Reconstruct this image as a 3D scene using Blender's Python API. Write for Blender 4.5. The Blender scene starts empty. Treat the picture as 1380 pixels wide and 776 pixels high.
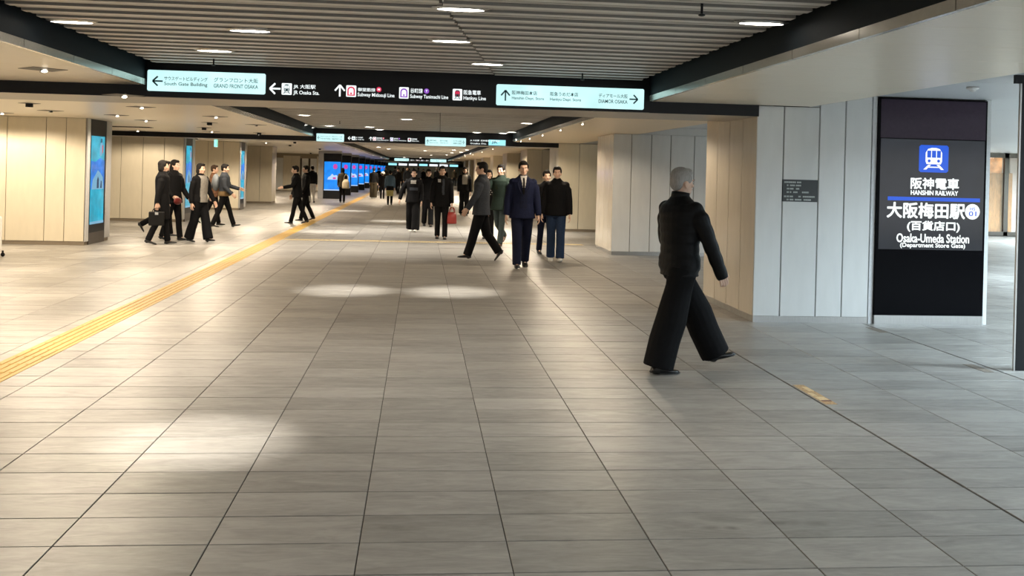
import bpy, bmesh, math, random
from mathutils import Vector, Matrix
random.seed(7)
C = bpy.context.scene.collection
R = math.radians
PI = math.pi

# ------------------------------------------------------------------ camera, world, exposure
H = 1.6                                   # eye height
FPX = 1280.0                              # focal length in pixels of the 1380 px frame
YAW, ROLL = math.atan(123 / 1280), .0255  # looks a little right of the corridor axis, phone slightly rolled
PCX, PCY = 690.0, 231.0                   # principal point (the photo is cropped: vertical shift)
cam_d = bpy.data.cameras.new('camera')
cam = bpy.data.objects.new('camera', cam_d)
C.objects.link(cam)
cam_d.sensor_fit = 'HORIZONTAL'
cam_d.sensor_width = 36
cam_d.lens = 36 * FPX / 1380
cam_d.shift_y = -(388 - PCY) / 1380
cam_d.clip_start, cam_d.clip_end = .05, 400
fwd = Vector((math.sin(YAW), math.cos(YAW), 0))
rgt = Vector((math.cos(YAW), -math.sin(YAW), 0))
up = Vector((0, 0, 1))
cr, sr = math.cos(ROLL), math.sin(ROLL)
r2 = rgt * cr + up * sr
u2 = up * cr - rgt * sr
cam.matrix_world = Matrix(((r2.x, u2.x, -fwd.x, 0), (r2.y, u2.y, -fwd.y, 0), (r2.z, u2.z, -fwd.z, H), (0, 0, 0, 1)))
bpy.context.scene.camera = cam

w = bpy.data.worlds.new('world')
bpy.context.scene.world = w
w.use_nodes = True
w.node_tree.nodes['Background'].inputs[0].default_value = (1.0, .98, .95, 1)
w.node_tree.nodes['Background'].inputs[1].default_value = 1.0

sc = bpy.context.scene
sc.view_settings.view_transform = 'Standard'
sc.view_settings.look = 'None'
sc.view_settings.gamma = 1
sc.view_settings.exposure = 0.35
sc.view_settings.use_curve_mapping = False
sc.cycles.max_bounces = 8
sc.cycles.diffuse_bounces = 4
sc.cycles.sample_clamp_indirect = 4
sc.cycles.caustics_reflective = False

# light strengths (W)
E_LOUVRE, E_POOL, E_SOFFIT, E_HALL = 38, 420, 125, 260
WARM, NEUT, COOL = (1, .83, .62), (1, .94, .84), (.72, .89, 1)


def ray(px, py):
    u, v = px - PCX, PCY - py
    a, b = cr * u - sr * v, sr * u + cr * v
    return Vector((a / FPX * math.cos(YAW) + math.sin(YAW), math.cos(YAW) - a / FPX * math.sin(YAW), b / FPX))


def at_floor(px, py, z=0.0):
    d = ray(px, py)
    t = (z - H) / d.z
    return Vector((d.x * t, d.y * t, z))


def at_y(px, py, Y):
    d = ray(px, py)
    t = Y / d.y
    return Vector((d.x * t, Y, d.z * t + H))


# ------------------------------------------------------------------ materials
MATS = {}


def mat(name, col, rough=.5, metal=0., var=.06, scale=(6, 6, 6), bump=0., bscale=60, spec=.5, coat=0., coords='Object'):
    if name in MATS:
        return MATS[name]
    m = bpy.data.materials.new(name)
    m.use_nodes = True
    nt = m.node_tree
    b = nt.nodes['Principled BSDF']
    b.inputs['Roughness'].default_value = rough
    b.inputs['Metallic'].default_value = metal
    b.inputs['Specular IOR Level'].default_value = spec
    b.inputs['Coat Weight'].default_value = coat
    b.inputs['Coat Roughness'].default_value = .08
    tc = nt.nodes.new('ShaderNodeTexCoord')
    mp = nt.nodes.new('ShaderNodeMapping')
    mp.inputs['Scale'].default_value = scale
    nz = nt.nodes.new('ShaderNodeTexNoise')
    nz.inputs['Detail'].default_value = 4
    nt.links.new(tc.outputs[coords], mp.inputs[0])
    nt.links.new(mp.outputs[0], nz.inputs['Vector'])
    cr_ = nt.nodes.new('ShaderNodeValToRGB')
    cr_.color_ramp.elements[0].position = .3
    cr_.color_ramp.elements[1].position = .7
    cr_.color_ramp.elements[0].color = tuple(c * (1 - var) for c in col) + (1,)
    cr_.color_ramp.elements[1].color = tuple(min(1, c * (1 + var)) for c in col) + (1,)
    nt.links.new(nz.outputs[0], cr_.inputs[0])
    nt.links.new(cr_.outputs[0], b.inputs['Base Color'])
    if bump:
        n2 = nt.nodes.new('ShaderNodeTexNoise')
        n2.inputs['Scale'].default_value = bscale
        nt.links.new(tc.outputs[coords], n2.inputs['Vector'])
        bp = nt.nodes.new('ShaderNodeBump')
        bp.inputs['Strength'].default_value = bump
        bp.inputs['Distance'].default_value = .01
        nt.links.new(n2.outputs[0], bp.inputs['Height'])
        nt.links.new(bp.outputs[0], b.inputs['Normal'])
    MATS[name] = m
    return m


def emit(name, col, s=1., var=0., base=(.02, .02, .02), rough=.12):
    """a lit face: emission behind a glossy front"""
    if name in MATS:
        return MATS[name]
    m = bpy.data.materials.new(name)
    m.use_nodes = True
    nt = m.node_tree
    b = nt.nodes['Principled BSDF']
    b.inputs['Base Color'].default_value = base + (1,)
    b.inputs['Roughness'].default_value = rough
    b.inputs['Emission Color'].default_value = col + (1,)
    b.inputs['Emission Strength'].default_value = s
    if var:
        tc = nt.nodes.new('ShaderNodeTexCoord')
        nz = nt.nodes.new('ShaderNodeTexNoise')
        nz.inputs['Scale'].default_value = 3
        r_ = nt.nodes.new('ShaderNodeValToRGB')
        r_.color_ramp.elements[0].position = .3
        r_.color_ramp.elements[1].position = .7
        r_.color_ramp.elements[0].color = tuple(c * (1 - var) for c in col) + (1,)
        r_.color_ramp.elements[1].color = tuple(c * (1 + var) for c in col) + (1,)
        nt.links.new(tc.outputs['Object'], nz.inputs['Vector'])
        nt.links.new(nz.outputs[0], r_.inputs[0])
        nt.links.new(r_.outputs[0], b.inputs['Emission Color'])
    MATS[name] = m
    return m


def tile_mat(name, attr, c0, c1):
    """streaked grey-beige stone tile; random tone per tile from the object or from a face attribute"""
    m = bpy.data.materials.new(name)
    m.use_nodes = True
    nt = m.node_tree
    N, L = nt.nodes, nt.links
    b = N['Principled BSDF']
    geo = N.new('ShaderNodeNewGeometry')
    if attr:
        rn = N.new('ShaderNodeAttribute')
        rn.attribute_name = 'tone'
        rnd = rn.outputs['Fac']
    else:
        rn = N.new('ShaderNodeObjectInfo')
        rnd = rn.outputs['Random']
    off = N.new('ShaderNodeVectorMath')
    off.operation = 'SCALE'
    off.inputs[0].default_value = (37, 53, 11)
    L.new(rnd, off.inputs['Scale'])
    add = N.new('ShaderNodeVectorMath')
    L.new(geo.outputs['Position'], add.inputs[0])
    L.new(off.outputs[0], add.inputs[1])

    def noise(scale, detail, rough=.55, dist=0.):
        mp = N.new('ShaderNodeMapping')
        mp.inputs['Scale'].default_value = scale
        mp.inputs['Rotation'].default_value = (0, 0, R(9))
        L.new(add.outputs[0], mp.inputs[0])
        n = N.new('ShaderNodeTexNoise')
        n.inputs['Scale'].default_value = 1
        n.inputs['Detail'].default_value = detail
        n.inputs['Roughness'].default_value = rough
        n.inputs['Distortion'].default_value = dist
        L.new(mp.outputs[0], n.inputs['Vector'])
        return n.outputs[0]

    s1 = noise((2.6, 10, 1), 6, .62, 1.1)
    s2 = noise((16, 60, 1), 3)
    mix = N.new('ShaderNodeMath')
    mix.operation = 'MULTIPLY_ADD'
    mix.inputs[1].default_value = .35
    L.new(s2, mix.inputs[0])
    L.new(s1, mix.inputs[2])
    tone = N.new('ShaderNodeMath')
    tone.operation = 'MULTIPLY_ADD'
    tone.inputs[1].default_value = .24
    L.new(rnd, tone.inputs[0])
    L.new(mix.outputs[0], tone.inputs[2])
    rp = N.new('ShaderNodeValToRGB')
    rp.color_ramp.elements[0].position = .5
    rp.color_ramp.elements[0].color = c0 + (1,)
    rp.color_ramp.elements[1].position = 1.05
    rp.color_ramp.elements[1].color = c1 + (1,)
    L.new(tone.outputs[0], rp.inputs[0])
    # scuffed stains that stay on the two tiles near the front
    st = N.new('ShaderNodeTexNoise')
    st.inputs['Scale'].default_value = 14
    st.inputs['Detail'].default_value = 5
    L.new(geo.outputs['Position'], st.inputs['Vector'])
    acc = None
    for (x, y, rx, ry) in ((1.71, 4.27, .12, .035), (1.86, 4.26, .07, .03), (1.36, 4.22, .05, .025), (1.45, 4.21, .04, .025)):
        mp = N.new('ShaderNodeMapping')
        mp.inputs['Location'].default_value = (-x / rx, -y / ry, 0)
        mp.inputs['Scale'].default_value = (1 / rx, 1 / ry, 0)
        L.new(geo.outputs['Position'], mp.inputs[0])
        ln = N.new('ShaderNodeVectorMath')
        ln.operation = 'LENGTH'
        L.new(mp.outputs[0], ln.inputs[0])
        mr = N.new('ShaderNodeMapRange')
        mr.inputs[1].default_value, mr.inputs[2].default_value = 1.2, .2
        L.new(ln.outputs['Value'], mr.inputs[0])
        if acc is None:
            acc = mr.outputs[0]
        else:
            mx = N.new('ShaderNodeMath')
            mx.operation = 'MAXIMUM'
            L.new(acc, mx.inputs[0])
            L.new(mr.outputs[0], mx.inputs[1])
            acc = mx.outputs[0]
    ml = N.new('ShaderNodeMath')
    ml.operation = 'MULTIPLY'
    L.new(acc, ml.inputs[0])
    L.new(st.outputs[0], ml.inputs[1])
    cm = N.new('ShaderNodeMix')
    cm.data_type = 'RGBA'
    L.new(ml.outputs[0], cm.inputs['Factor'])
    L.new(rp.outputs[0], cm.inputs['A'])
    cm.inputs['B'].default_value = (.05, .045, .04, 1)
    L.new(cm.outputs['Result'], b.inputs['Base Color'])
    b.inputs['Roughness'].default_value = .42
    b.inputs['Specular IOR Level'].default_value = .4
    bp = N.new('ShaderNodeBump')
    bp.inputs['Strength'].default_value = .10
    bp.inputs['Distance'].default_value = .004
    L.new(mix.outputs[0], bp.inputs['Height'])
    L.new(bp.outputs[0], b.inputs['Normal'])
    return m


T0, T1 = (.155, .146, .133), (.295, .281, .258)
M_TILE = tile_mat('stone_tile', False, T0, T1)
M_TILE_S = tile_mat('stone_tile_far', True, T0, T1)
M_GROUT = mat('grout', (.06, .055, .05), .9)
M_YEL = mat('tactile_yellow', (.46, .28, .055), .55, var=.1, scale=(4, 9, 4), coords='Generated')
M_YEL2 = mat('tactile_beige', (.42, .33, .18), .6, var=.08)
M_CREAM = mat('cream_panel', (.66, .60, .47), .38, var=.03, scale=(2, 2, .6), spec=.4)
M_WHITE = mat('white_enamel_panel', (.70, .71, .70), .28, var=.03, scale=(2, 2, .5), coat=.35)
M_WARMEN = mat('warm_enamel_panel', (.66, .60, .50), .25, var=.04, scale=(2, 2, .5), coat=.4)
M_SOFFIT = mat('soffit_panel', (.88, .80, .66), .32, var=.03, scale=(1, 8, 1))
M_SOFFITR = mat('soffit_panel_warm_lit', (.80, .64, .43), .34, var=.05, scale=(1, 9, 1))
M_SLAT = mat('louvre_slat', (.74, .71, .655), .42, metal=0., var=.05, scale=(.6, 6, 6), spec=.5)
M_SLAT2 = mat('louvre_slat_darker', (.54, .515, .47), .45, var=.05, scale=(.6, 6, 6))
M_SLATD = mat('louvre_side_gap_shade', (.29, .275, .25), .6)  # slat sides darkened to stand for the shade in the gaps
M_VOID = mat('ceiling_void', (.035, .033, .03), .9)
M_BLACK = mat('black_metal', (.007, .008, .010), .4, spec=.25)
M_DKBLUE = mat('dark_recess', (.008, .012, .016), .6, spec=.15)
M_STEEL = mat('brushed_steel', (.55, .55, .54), .3, metal=1., var=.08, scale=(40, 2, 2))
M_UNDER = mat('beam_underside', (.40, .37, .32), .4, metal=.2, var=.05)
M_PLINTH = mat('plinth', (.22, .18, .13), .5)
M_BRONZE = mat('fascia_metal', (.62, .58, .52), .25, metal=.85, var=.06)
M_GLASSBLK = mat('black_glass', (.002, .002, .003), .2, var=0., spec=.05)
M_PURP = mat('purple_black_glass', (.035, .022, .04), .22, spec=.25)
M_LAMP = emit('lamp_glow', (1, .95, .86), 14)
M_LAMPW = emit('spot_glow', (1, .88, .68), 5)
M_SIGNW = emit('sign_white', (.56, .90, .90), .95, var=.12)
M_TXTW = emit('text_white', (.92, 1, 1), .95)
M_TXTD = mat('text_slate', (.06, .17, .22), .5)
M_BLUEE = emit('blue_lit', (.0, .08, .62), .9)
M_REDE = emit('red_lit', (.75, .03, .10), .8)
M_PURPE = emit('purple_lit', (.28, .08, .55), .8)
M_CYANE = emit('cyan_lit', (.35, .85, .95), .9)
M_SCRBG = emit('screen_background', (.007, .009, .014), 1.0, var=.25)

# ------------------------------------------------------------------ mesh helpers


class MB:
    def __init__(s):
        s.v, s.f, s.mi = [], [], []

    def add(s, vs, fs, mi=0):
        o = len(s.v)
        s.v += [tuple(p) for p in vs]
        s.f += [tuple(i + o for i in f) for f in fs]
        s.mi += [mi] * len(fs)

    def box(s, x0, x1, y0, y1, z0, z1, mi=0):
        s.add([(x0, y0, z0), (x1, y0, z0), (x1, y1, z0), (x0, y1, z0), (x0, y0, z1), (x1, y0, z1), (x1, y1, z1), (x0, y1, z1)],
              [(0, 3, 2, 1), (4, 5, 6, 7), (0, 1, 5, 4), (1, 2, 6, 5), (2, 3, 7, 6), (3, 0, 4, 7)], mi)

    def slab(s, x0, x1, y0, y1, z0, z1, c=.003, mi=0):
        """box with a chamfered top edge, open below"""
        s.add([(x0, y0, z0), (x1, y0, z0), (x1, y1, z0), (x0, y1, z0),
               (x0, y0, z1 - c), (x1, y0, z1 - c), (x1, y1, z1 - c), (x0, y1, z1 - c),
               (x0 + c, y0 + c, z1), (x1 - c, y0 + c, z1), (x1 - c, y1 - c, z1), (x0 + c, y1 - c, z1)],
              [(0, 1, 5, 4), (1, 2, 6, 5), (2, 3, 7, 6), (3, 0, 4, 7), (4, 5, 9, 8), (5, 6, 10, 9), (6, 7, 11, 10), (7, 4, 8, 11), (8, 9, 10, 11)], mi)

    def prism(s, pts, fn, mi=0):
        """pts: 2-D outline (counter-clockwise), fn(x, y, k) -> 3-D for k = 0 (front) and 1 (back)"""
        n = len(pts)
        s.add([fn(x, y, 0) for x, y in pts] + [fn(x, y, 1) for x, y in pts],
              [tuple(range(n)), tuple(range(2 * n - 1, n - 1, -1))] + [(i, i + n, (i + 1) % n + n, (i + 1) % n) for i in range(n)], mi)

    def ell(s, c, r, n=14, m=9, rot=None, mi=0):
        vs, fs = [], []
        for j in range(1, m):
            a = PI * j / m
            for i in range(n):
                b = 2 * PI * i / n
                p = Vector((r[0] * math.sin(a) * math.cos(b), r[1] * math.sin(a) * math.sin(b), r[2] * math.cos(a)))
                if rot:
                    p = rot @ p
                vs.append(p + Vector(c))
        for q in (1, -1):
            p = Vector((0, 0, q * r[2]))
            vs.append((rot @ p if rot else p) + Vector(c))
        t = len(vs)
        for j in range(m - 2):
            for i in range(n):
                fs.append((j * n + i, (j + 1) * n + i, (j + 1) * n + (i + 1) % n, j * n + (i + 1) % n))
        for i in range(n):
            fs.append((t - 2, i, (i + 1) % n))
            fs.append((t - 1, (m - 2) * n + (i + 1) % n, (m - 2) * n + i))
        s.add(vs, fs, mi)

    def loft(s, rings, n=14, mi=0, cap=True):
        """rings: (centre, u, v) with u, v the half-axis vectors"""
        vs, fs = [], []
        for c, u, v in rings:
            for i in range(n):
                b = 2 * PI * i / n
                vs.append(c + u * math.cos(b) + v * math.sin(b))
        k = len(rings)
        for j in range(k - 1):
            for i in range(n):
                fs.append((j * n + i, j * n + (i + 1) % n, (j + 1) * n + (i + 1) % n, (j + 1) * n + i))
        if cap:
            vs += [rings[0][0], rings[-1][0]]
            t = len(vs)
            for i in range(n):
                fs.append((t - 2, (i + 1) % n, i))
                fs.append((t - 1, (k - 1) * n + i, (k - 1) * n + (i + 1) % n))
        s.add(vs, fs, mi)

    def tube(s, pts, rad, n=12, ref=(1, 0, 0), flat=1., mi=0, dome=True):
        """limb: polyline with a radius per point, rounded ends; flat scales the section across ref"""
        P = [Vector(p) for p in pts]
        rings = []
        ref = Vector(ref)
        for i, p in enumerate(P):
            a = P[max(i - 1, 0)]
            b = P[min(i + 1, len(P) - 1)]
            d = (b - a).normalized()
            u = (ref - d * ref.dot(d))
            if u.length < .05:
                u = Vector((0, 1, 0)) - d * d.y
            u.normalize()
            v = d.cross(u)
            r = rad[i]
            if dome and i == 0:
                rings += [(p - d * r * .85, u * r * .5, v * r * .5 * flat), (p - d * r * .5, u * r * .85, v * r * .85 * flat)]
            rings.append((p, u * r, v * r * flat))
            if dome and i == len(P) - 1:
                rings += [(p + d * r * .5, u * r * .85, v * r * .85 * flat), (p + d * r * .85, u * r * .5, v * r * .5 * flat)]
        s.loft(rings, n, mi)

    def mesh(s, name, mats, smooth=False):
        me = bpy.data.meshes.new(name)
        me.from_pydata(s.v, [], s.f)
        for m in mats if isinstance(mats, (list, tuple)) else [mats]:
            me.materials.append(m)
        me.polygons.foreach_set('material_index', s.mi)
        if smooth:
            me.polygons.foreach_set('use_smooth', [True] * len(s.f))
        me.update()
        return me

    def build(s, name, mats, parent=None, smooth=False, loc=None):
        return link(name, s.mesh(name, mats, smooth), parent, loc)


def link(name, me, parent=None, loc=None):
    o = bpy.data.objects.new(name, me)
    C.objects.link(o)
    if parent:
        o.parent = parent
    if loc:
        o.location = loc
    return o


def tag(o, label=None, cat=None, group=None, kind=None):
    for k, v in (('label', label), ('category', cat), ('group', group), ('kind', kind)):
        if v:
            o[k] = v
    return o


def thing(name, label, cat, loc=(0, 0, 0), rz=0, group=None):
    o = bpy.data.objects.new(name, None)
    o.empty_display_size = .1
    C.objects.link(o)
    o.location = loc
    o.rotation_euler = (0, 0, rz)
    return tag(o, label, cat, group)


def split_build(b, name, mats, parent):
    """each face-connected figure collected in b becomes an object of its own"""
    n = len(b.v)
    par = list(range(n))

    def root(i):
        while par[i] != i:
            par[i] = par[par[i]]
            i = par[i]
        return i
    for f in b.f:
        for i in f[1:]:
            par[root(i)] = root(f[0])
    groups = {}
    for f, m_ in zip(b.f, b.mi):
        groups.setdefault(root(f[0]), []).append((f, m_))
    for fs in groups.values():
        ids = sorted({i for f, _ in fs for i in f})
        mp = {i: k for k, i in enumerate(ids)}
        p_ = MB()
        p_.add([b.v[i] for i in ids], [tuple(mp[i] for i in f) for f, _ in fs])
        p_.build(name, mats[fs[0][1]], parent)


def struct(o):
    o['kind'] = 'structure'
    return o


def box(name, m, x0, x1, y0, y1, z0, z1, parent=None):
    b = MB()
    b.box(x0, x1, y0, y1, z0, z1)
    return b.build(name, m, parent)


def spot(parent, loc, power, col, angle=100, blend=.6, size=.05, aim=(0, 0, -1)):
    l = bpy.data.lights.new('lamp', 'SPOT')
    l.energy = power
    l.color = col
    l.spot_size = R(angle)
    l.spot_blend = blend
    l.shadow_soft_size = size
    o = bpy.data.objects.new('lamp_light', l)
    C.objects.link(o)
    if parent:
        o.parent = parent
    o.location = loc
    o.rotation_euler = Vector(aim).to_track_quat('-Z', 'Y').to_euler()
    return o


def txt(body, x0, x1, z0, z1, Y, m, parent, name='lettering', bold=.012, fat=0., res=3):
    """flat print on a face looking towards -Y, fitted into the rectangle"""
    cu = bpy.data.curves.new('t', 'FONT')
    cu.body = body
    cu.offset = bold
    cu.resolution_u = res
    o = bpy.data.objects.new('t', cu)
    C.objects.link(o)
    dg = bpy.context.evaluated_depsgraph_get()
    me = bpy.data.meshes.new_from_object(o.evaluated_get(dg))
    bpy.data.objects.remove(o)
    bpy.data.curves.remove(cu)
    xs = [v.co.x for v in me.vertices]
    ys = [v.co.y for v in me.vertices]
    a, b, c, d = min(xs), max(xs), min(ys), max(ys)
    for v in me.vertices:
        v.co = (x0 + (v.co.x - a) / (b - a) * (x1 - x0), Y, z0 + (v.co.y - c) / (d - c) * (z1 - z0))
    if fat:                                  # heavier strokes: shifted copies of the same flat letters
        n = len(me.vertices)
        vs = [v.co.copy() for v in me.vertices]
        fs = [tuple(p.vertices) for p in me.polygons]
        mb = MB()
        for j, (dx, dz) in enumerate(((0, 0), (1, 0), (-1, 0), (0, 1), (0, -1), (.7, .7), (-.7, .7), (.7, -.7), (-.7, -.7))):
            mb.add([v + Vector((dx * fat, -.00005 * j, dz * fat)) for v in vs], fs)
        bpy.data.meshes.remove(me)
        me = mb.mesh('t', [])
    me.materials.clear()
    me.materials.append(m)
    me.name = name
    return link(name, me, parent)


def poly_xz(mb, pts, Y, t=.002, mi=0):
    """a flat figure on a face looking towards -Y (points counter-clockwise seen from the front)"""
    mb.prism(pts, lambda x, z, k: (x, Y + k * t, z), mi)


def disc(cx, cz, r, n=20, rz=None):
    return [(cx + r * math.cos(2 * PI * i / n), cz + (rz or r) * math.sin(2 * PI * i / n)) for i in range(n)]


def arrow(x0, x1, z0, z1, Y, m, parent, way):
    """line arrow with an open chevron head"""
    b = MB()
    cx, cz = (x0 + x1) / 2, (z0 + z1) / 2
    hw, hh = (x1 - x0) / 2, (z1 - z0) / 2
    t = min(hw, hh) * .17

    def seg(ax, az, bx, bz):
        d = Vector((bx - ax, bz - az)).normalized()
        nx, nz = -d.y * t, d.x * t
        poly_xz(b, [(ax + nx, az + nz), (ax - nx, az - nz), (bx - nx, bz - nz), (bx + nx, bz + nz)], Y)

    if way == 'left':
        seg(x1, cz, x0, cz); seg(x0 + hw, z1, x0, cz); seg(x0, cz, x0 + hw, z0)
    elif way == 'right':
        seg(x0, cz, x1, cz); seg(x1 - hw, z1, x1, cz); seg(x1, cz, x1 - hw, z0)
    else:
        seg(cx, z0, cx, z1); seg(x0, cz, cx, z1); seg(cx, z1, x1, cz)
    return b.build('arrow', m, parent)


def train_icon(x0, x1, z0, z1, Y, parent, m_bg, m_fg, m_dot, name='pictogram', tunnel=False):
    """square pictogram: front of a train above rails"""
    w_, h_ = x1 - x0, z1 - z0
    X = lambda a: x0 + a * w_
    Z = lambda a: z0 + a * h_
    b = MB()
    poly_xz(b, [(X(.06), Z(0)), (X(.94), Z(0)), (X(1), Z(.06)), (X(1), Z(.94)), (X(.94), Z(1)), (X(.06), Z(1)), (X(0), Z(.94)), (X(0), Z(.06))], Y, .002, 0)
    y1, y2 = Y - .002, Y - .004
    if tunnel:
        poly_xz(b, [(X(.12), Z(.1)), (X(.88), Z(.1)), (X(.88), Z(.6))] + [(X(.5 + .38 * math.cos(a)), Z(.6 + .3 * math.sin(a))) for a in (R(30), R(60), R(90), R(120), R(150))] + [(X(.12), Z(.6))], y1, .002, 1)
        poly_xz(b, [(X(.26), Z(.2)), (X(.74), Z(.2)), (X(.74), Z(.62)), (X(.62), Z(.76)), (X(.38), Z(.76)), (X(.26), Z(.62))], y2, .002, 0)
        poly_xz(b, disc(X(.5), Z(.3), .1 * w_, 10), y2 - .002, .002, 2)
        return b.build(name, [m_bg, m_fg, m_dot], parent)
    poly_xz(b, [(X(.26), Z(.3)), (X(.74), Z(.3)), (X(.78), Z(.4)), (X(.78), Z(.72)), (X(.70), Z(.86)), (X(.58), Z(.9)), (X(.42), Z(.9)), (X(.30), Z(.86)), (X(.22), Z(.72)), (X(.22), Z(.4))], y1, .002, 1)
    for a, c in ((.27, .40), (.43, .57), (.60, .73)):
        poly_xz(b, [(X(a), Z(.54)), (X(c), Z(.54)), (X(c), Z(.8)), (X(a), Z(.8))], y2, .002, 2)
    for c in (.34, .66):
        poly_xz(b, disc(X(c), Z(.42), .05 * w_, 10), y2, .002, 2)
    for a, c in ((.36, .20), (.64, .80)):
        poly_xz(b, [(X(a - .04), Z(.28)), (X(c - .05), Z(.1)), (X(c + .05), Z(.1)), (X(a + .05), Z(.28))], y1, .002, 1)
    poly_xz(b, [(X(.3), Z(.17)), (X(.7), Z(.17)), (X(.7), Z(.21)), (X(.3), Z(.21))], y1, .002, 1)
    return b.build(name, [m_bg, m_fg, m_dot], parent)


# ------------------------------------------------------------------ floor
PX, PY = .63, .3224
lines = [.41 + PX * k for k in range(-18, 4)] + [2.89, 3.57, 4.25, 4.965] + [4.965 + .66 * k for k in range(1, 24)]
Y0 = 3.77 - PY * 20
floor = MB()
floor.box(-11, 20, -7, 140, -.12, -.006)
floor = struct(floor.build('floor', M_GROUT))


def tile_gap(x):
    return .009 if abs(x - 2.89) < .01 or abs(x - 4.965) < .01 else .0028


tiles = []
for i in range(len(lines) - 1):
    for j in range(0, 190):
        x0, x1 = lines[i] + tile_gap(lines[i]), lines[i + 1] - tile_gap(lines[i + 1])
        y0 = Y0 + PY * j
        y1 = y0 + PY
        wide = .006 if abs((y1 - 6.99) / (PY * 10) - round((y1 - 6.99) / (PY * 10))) < .02 else .0035
        cx, cy = (x0 + x1) / 2, (y0 + y1) / 2
        tiles.append((x0, x1, y0 + .0035, y1 - wide, cx, cy))


def seen(t):
    cx, cy = t[4], t[5]
    d = cy * math.cos(YAW) + cx * math.sin(YAW)
    s = cx * math.cos(YAW) - cy * math.sin(YAW)
    return d > 3.5 and abs(s / d) < .56


vis = sorted((t for t in tiles if seen(t)), key=lambda t: t[5])[:298]
vset = set(id(t) for t in vis)
cache = {}
for t in vis:
    key = (round(t[1] - t[0], 4), round(t[3] - t[2], 4))
    if key not in cache:
        b = MB()
        a, c = key[0] / 2, key[1] / 2
        b.slab(-a, a, -c, c, -.007, 0, .0015)
        cache[key] = b.mesh('tile', M_TILE)
    link('tile', cache[key], floor, ((t[0] + t[1]) / 2, (t[2] + t[3]) / 2, random.uniform(-.0006, .0006)))
b = MB()
tones = []
for t in tiles:
    if id(t) in vset:
        continue
    n = len(b.f)
    b.slab(t[0], t[1], t[2], t[3], -.007, random.uniform(-.0006, .0006), .0015)
    tones += [random.random()] * (len(b.f) - n)
for k in range(14):                                     # beyond the tiles one can tell apart: long strips
    y0 = Y0 + PY * 190 + k * 6.2
    n = len(b.f)
    for i in range(len(lines) - 1):
        b.slab(lines[i] + .003, lines[i + 1] - .003, y0, min(y0 + 6.195, 139.9), -.007, 0, .0015)
    tones += [random.random() for _ in range(len(b.f) - n)]
rest = b.build('paving', M_TILE_S, floor)
at = rest.data.attributes.new('tone', 'FLOAT', 'FACE')
at.data.foreach_set('value', tones)
rest['kind'] = 'stuff'

# yellow guide strip: tiles with four raised bars
SX = -3.25
b = MB()
b.slab(0, .298, 0, .298, -.002, .003, .001)
for k in range(4):
    b.slab(.03 + k * .066, .064 + k * .066, .008, .29, .002, .008, .004)
me_bar = b.mesh('tactile_tile', M_YEL)
for k in range(290):
    y = 2.0 + .3 * k
    link('tactile_tile', me_bar, floor, (SX, y, .001))
b = MB()
b.slab(0, .298, 0, .298, -.002, .003, .001)
for i in range(5):
    for j in range(5):
        b.slab(.02 + i * .055, .045 + i * .055, .02 + j * .055, .045 + j * .055, .002, .007, .004)
me_dot = b.mesh('tactile_tile', M_YEL2)
for k in range(22):
    link('tactile_tile_dotted', me_dot, floor, (SX + .3 * (k + 1), 20.85, .001))

# two short hatches by the shutter line
for px, py, n in ((1181, 444.5, 1), (1318, 496, 2)):
    p = at_floor(px, py)
    h_ = box('floor_hatch', mat('hatch_brown', (.16, .13, .10), .5), p.x - .045, p.x + .045, p.y - .16, p.y + .16, -.004, .0025, floor)

# ------------------------------------------------------------------ ceilings
ZS, ZB, ZL = 2.40, 2.275, 2.62         # soffit, beam underside, slats
XL, XR = -2.85, 2.45                   # edges of the slatted field
BEAMS = [(10.15, 11.3), (25.6, 26.9), (87., 88.4)]
BAYS = [(-6.5, 10.15), (11.3, 25.6), (26.9, 87.), (88.4, 139.)]
top = MB()
top.box(-11, 20, -7, 140, 2.95, 3.05)
ceiling = struct(top.build('ceiling', M_VOID))


def jx(y):
    return .13 + .155 * (y - 6.0) if y < 10.2 else .2 + .02 * (y - 11)


PITCH = .26


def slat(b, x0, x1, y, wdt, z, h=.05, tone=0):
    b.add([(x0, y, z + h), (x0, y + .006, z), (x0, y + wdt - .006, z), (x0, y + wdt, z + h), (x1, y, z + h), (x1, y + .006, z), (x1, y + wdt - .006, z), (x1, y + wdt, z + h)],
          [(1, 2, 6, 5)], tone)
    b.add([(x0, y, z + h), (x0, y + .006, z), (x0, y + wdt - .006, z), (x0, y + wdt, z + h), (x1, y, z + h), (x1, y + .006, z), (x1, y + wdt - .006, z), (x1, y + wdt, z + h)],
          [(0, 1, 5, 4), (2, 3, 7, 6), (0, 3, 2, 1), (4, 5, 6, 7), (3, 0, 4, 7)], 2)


far = MB()
for bi, (ya, yb) in enumerate(BAYS):
    k = 0
    y = ya + .03
    while y + .15 < yb:
        for half in (0, 1):
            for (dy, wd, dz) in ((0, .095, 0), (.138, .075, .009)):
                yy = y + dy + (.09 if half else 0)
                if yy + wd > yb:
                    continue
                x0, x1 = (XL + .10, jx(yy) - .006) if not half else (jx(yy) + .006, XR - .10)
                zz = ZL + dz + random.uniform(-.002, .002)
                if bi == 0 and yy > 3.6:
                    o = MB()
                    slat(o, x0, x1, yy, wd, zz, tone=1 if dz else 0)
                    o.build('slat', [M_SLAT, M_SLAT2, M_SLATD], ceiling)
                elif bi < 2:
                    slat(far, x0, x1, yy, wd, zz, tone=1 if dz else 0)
                elif half == 0 and dy == 0:
                    slat(far, XL + .02, XR - .02, yy, .22, zz)
        y += PITCH
far.build('slats', [M_SLAT, M_SLAT2, M_SLATD], ceiling)['kind'] = 'stuff'

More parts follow.
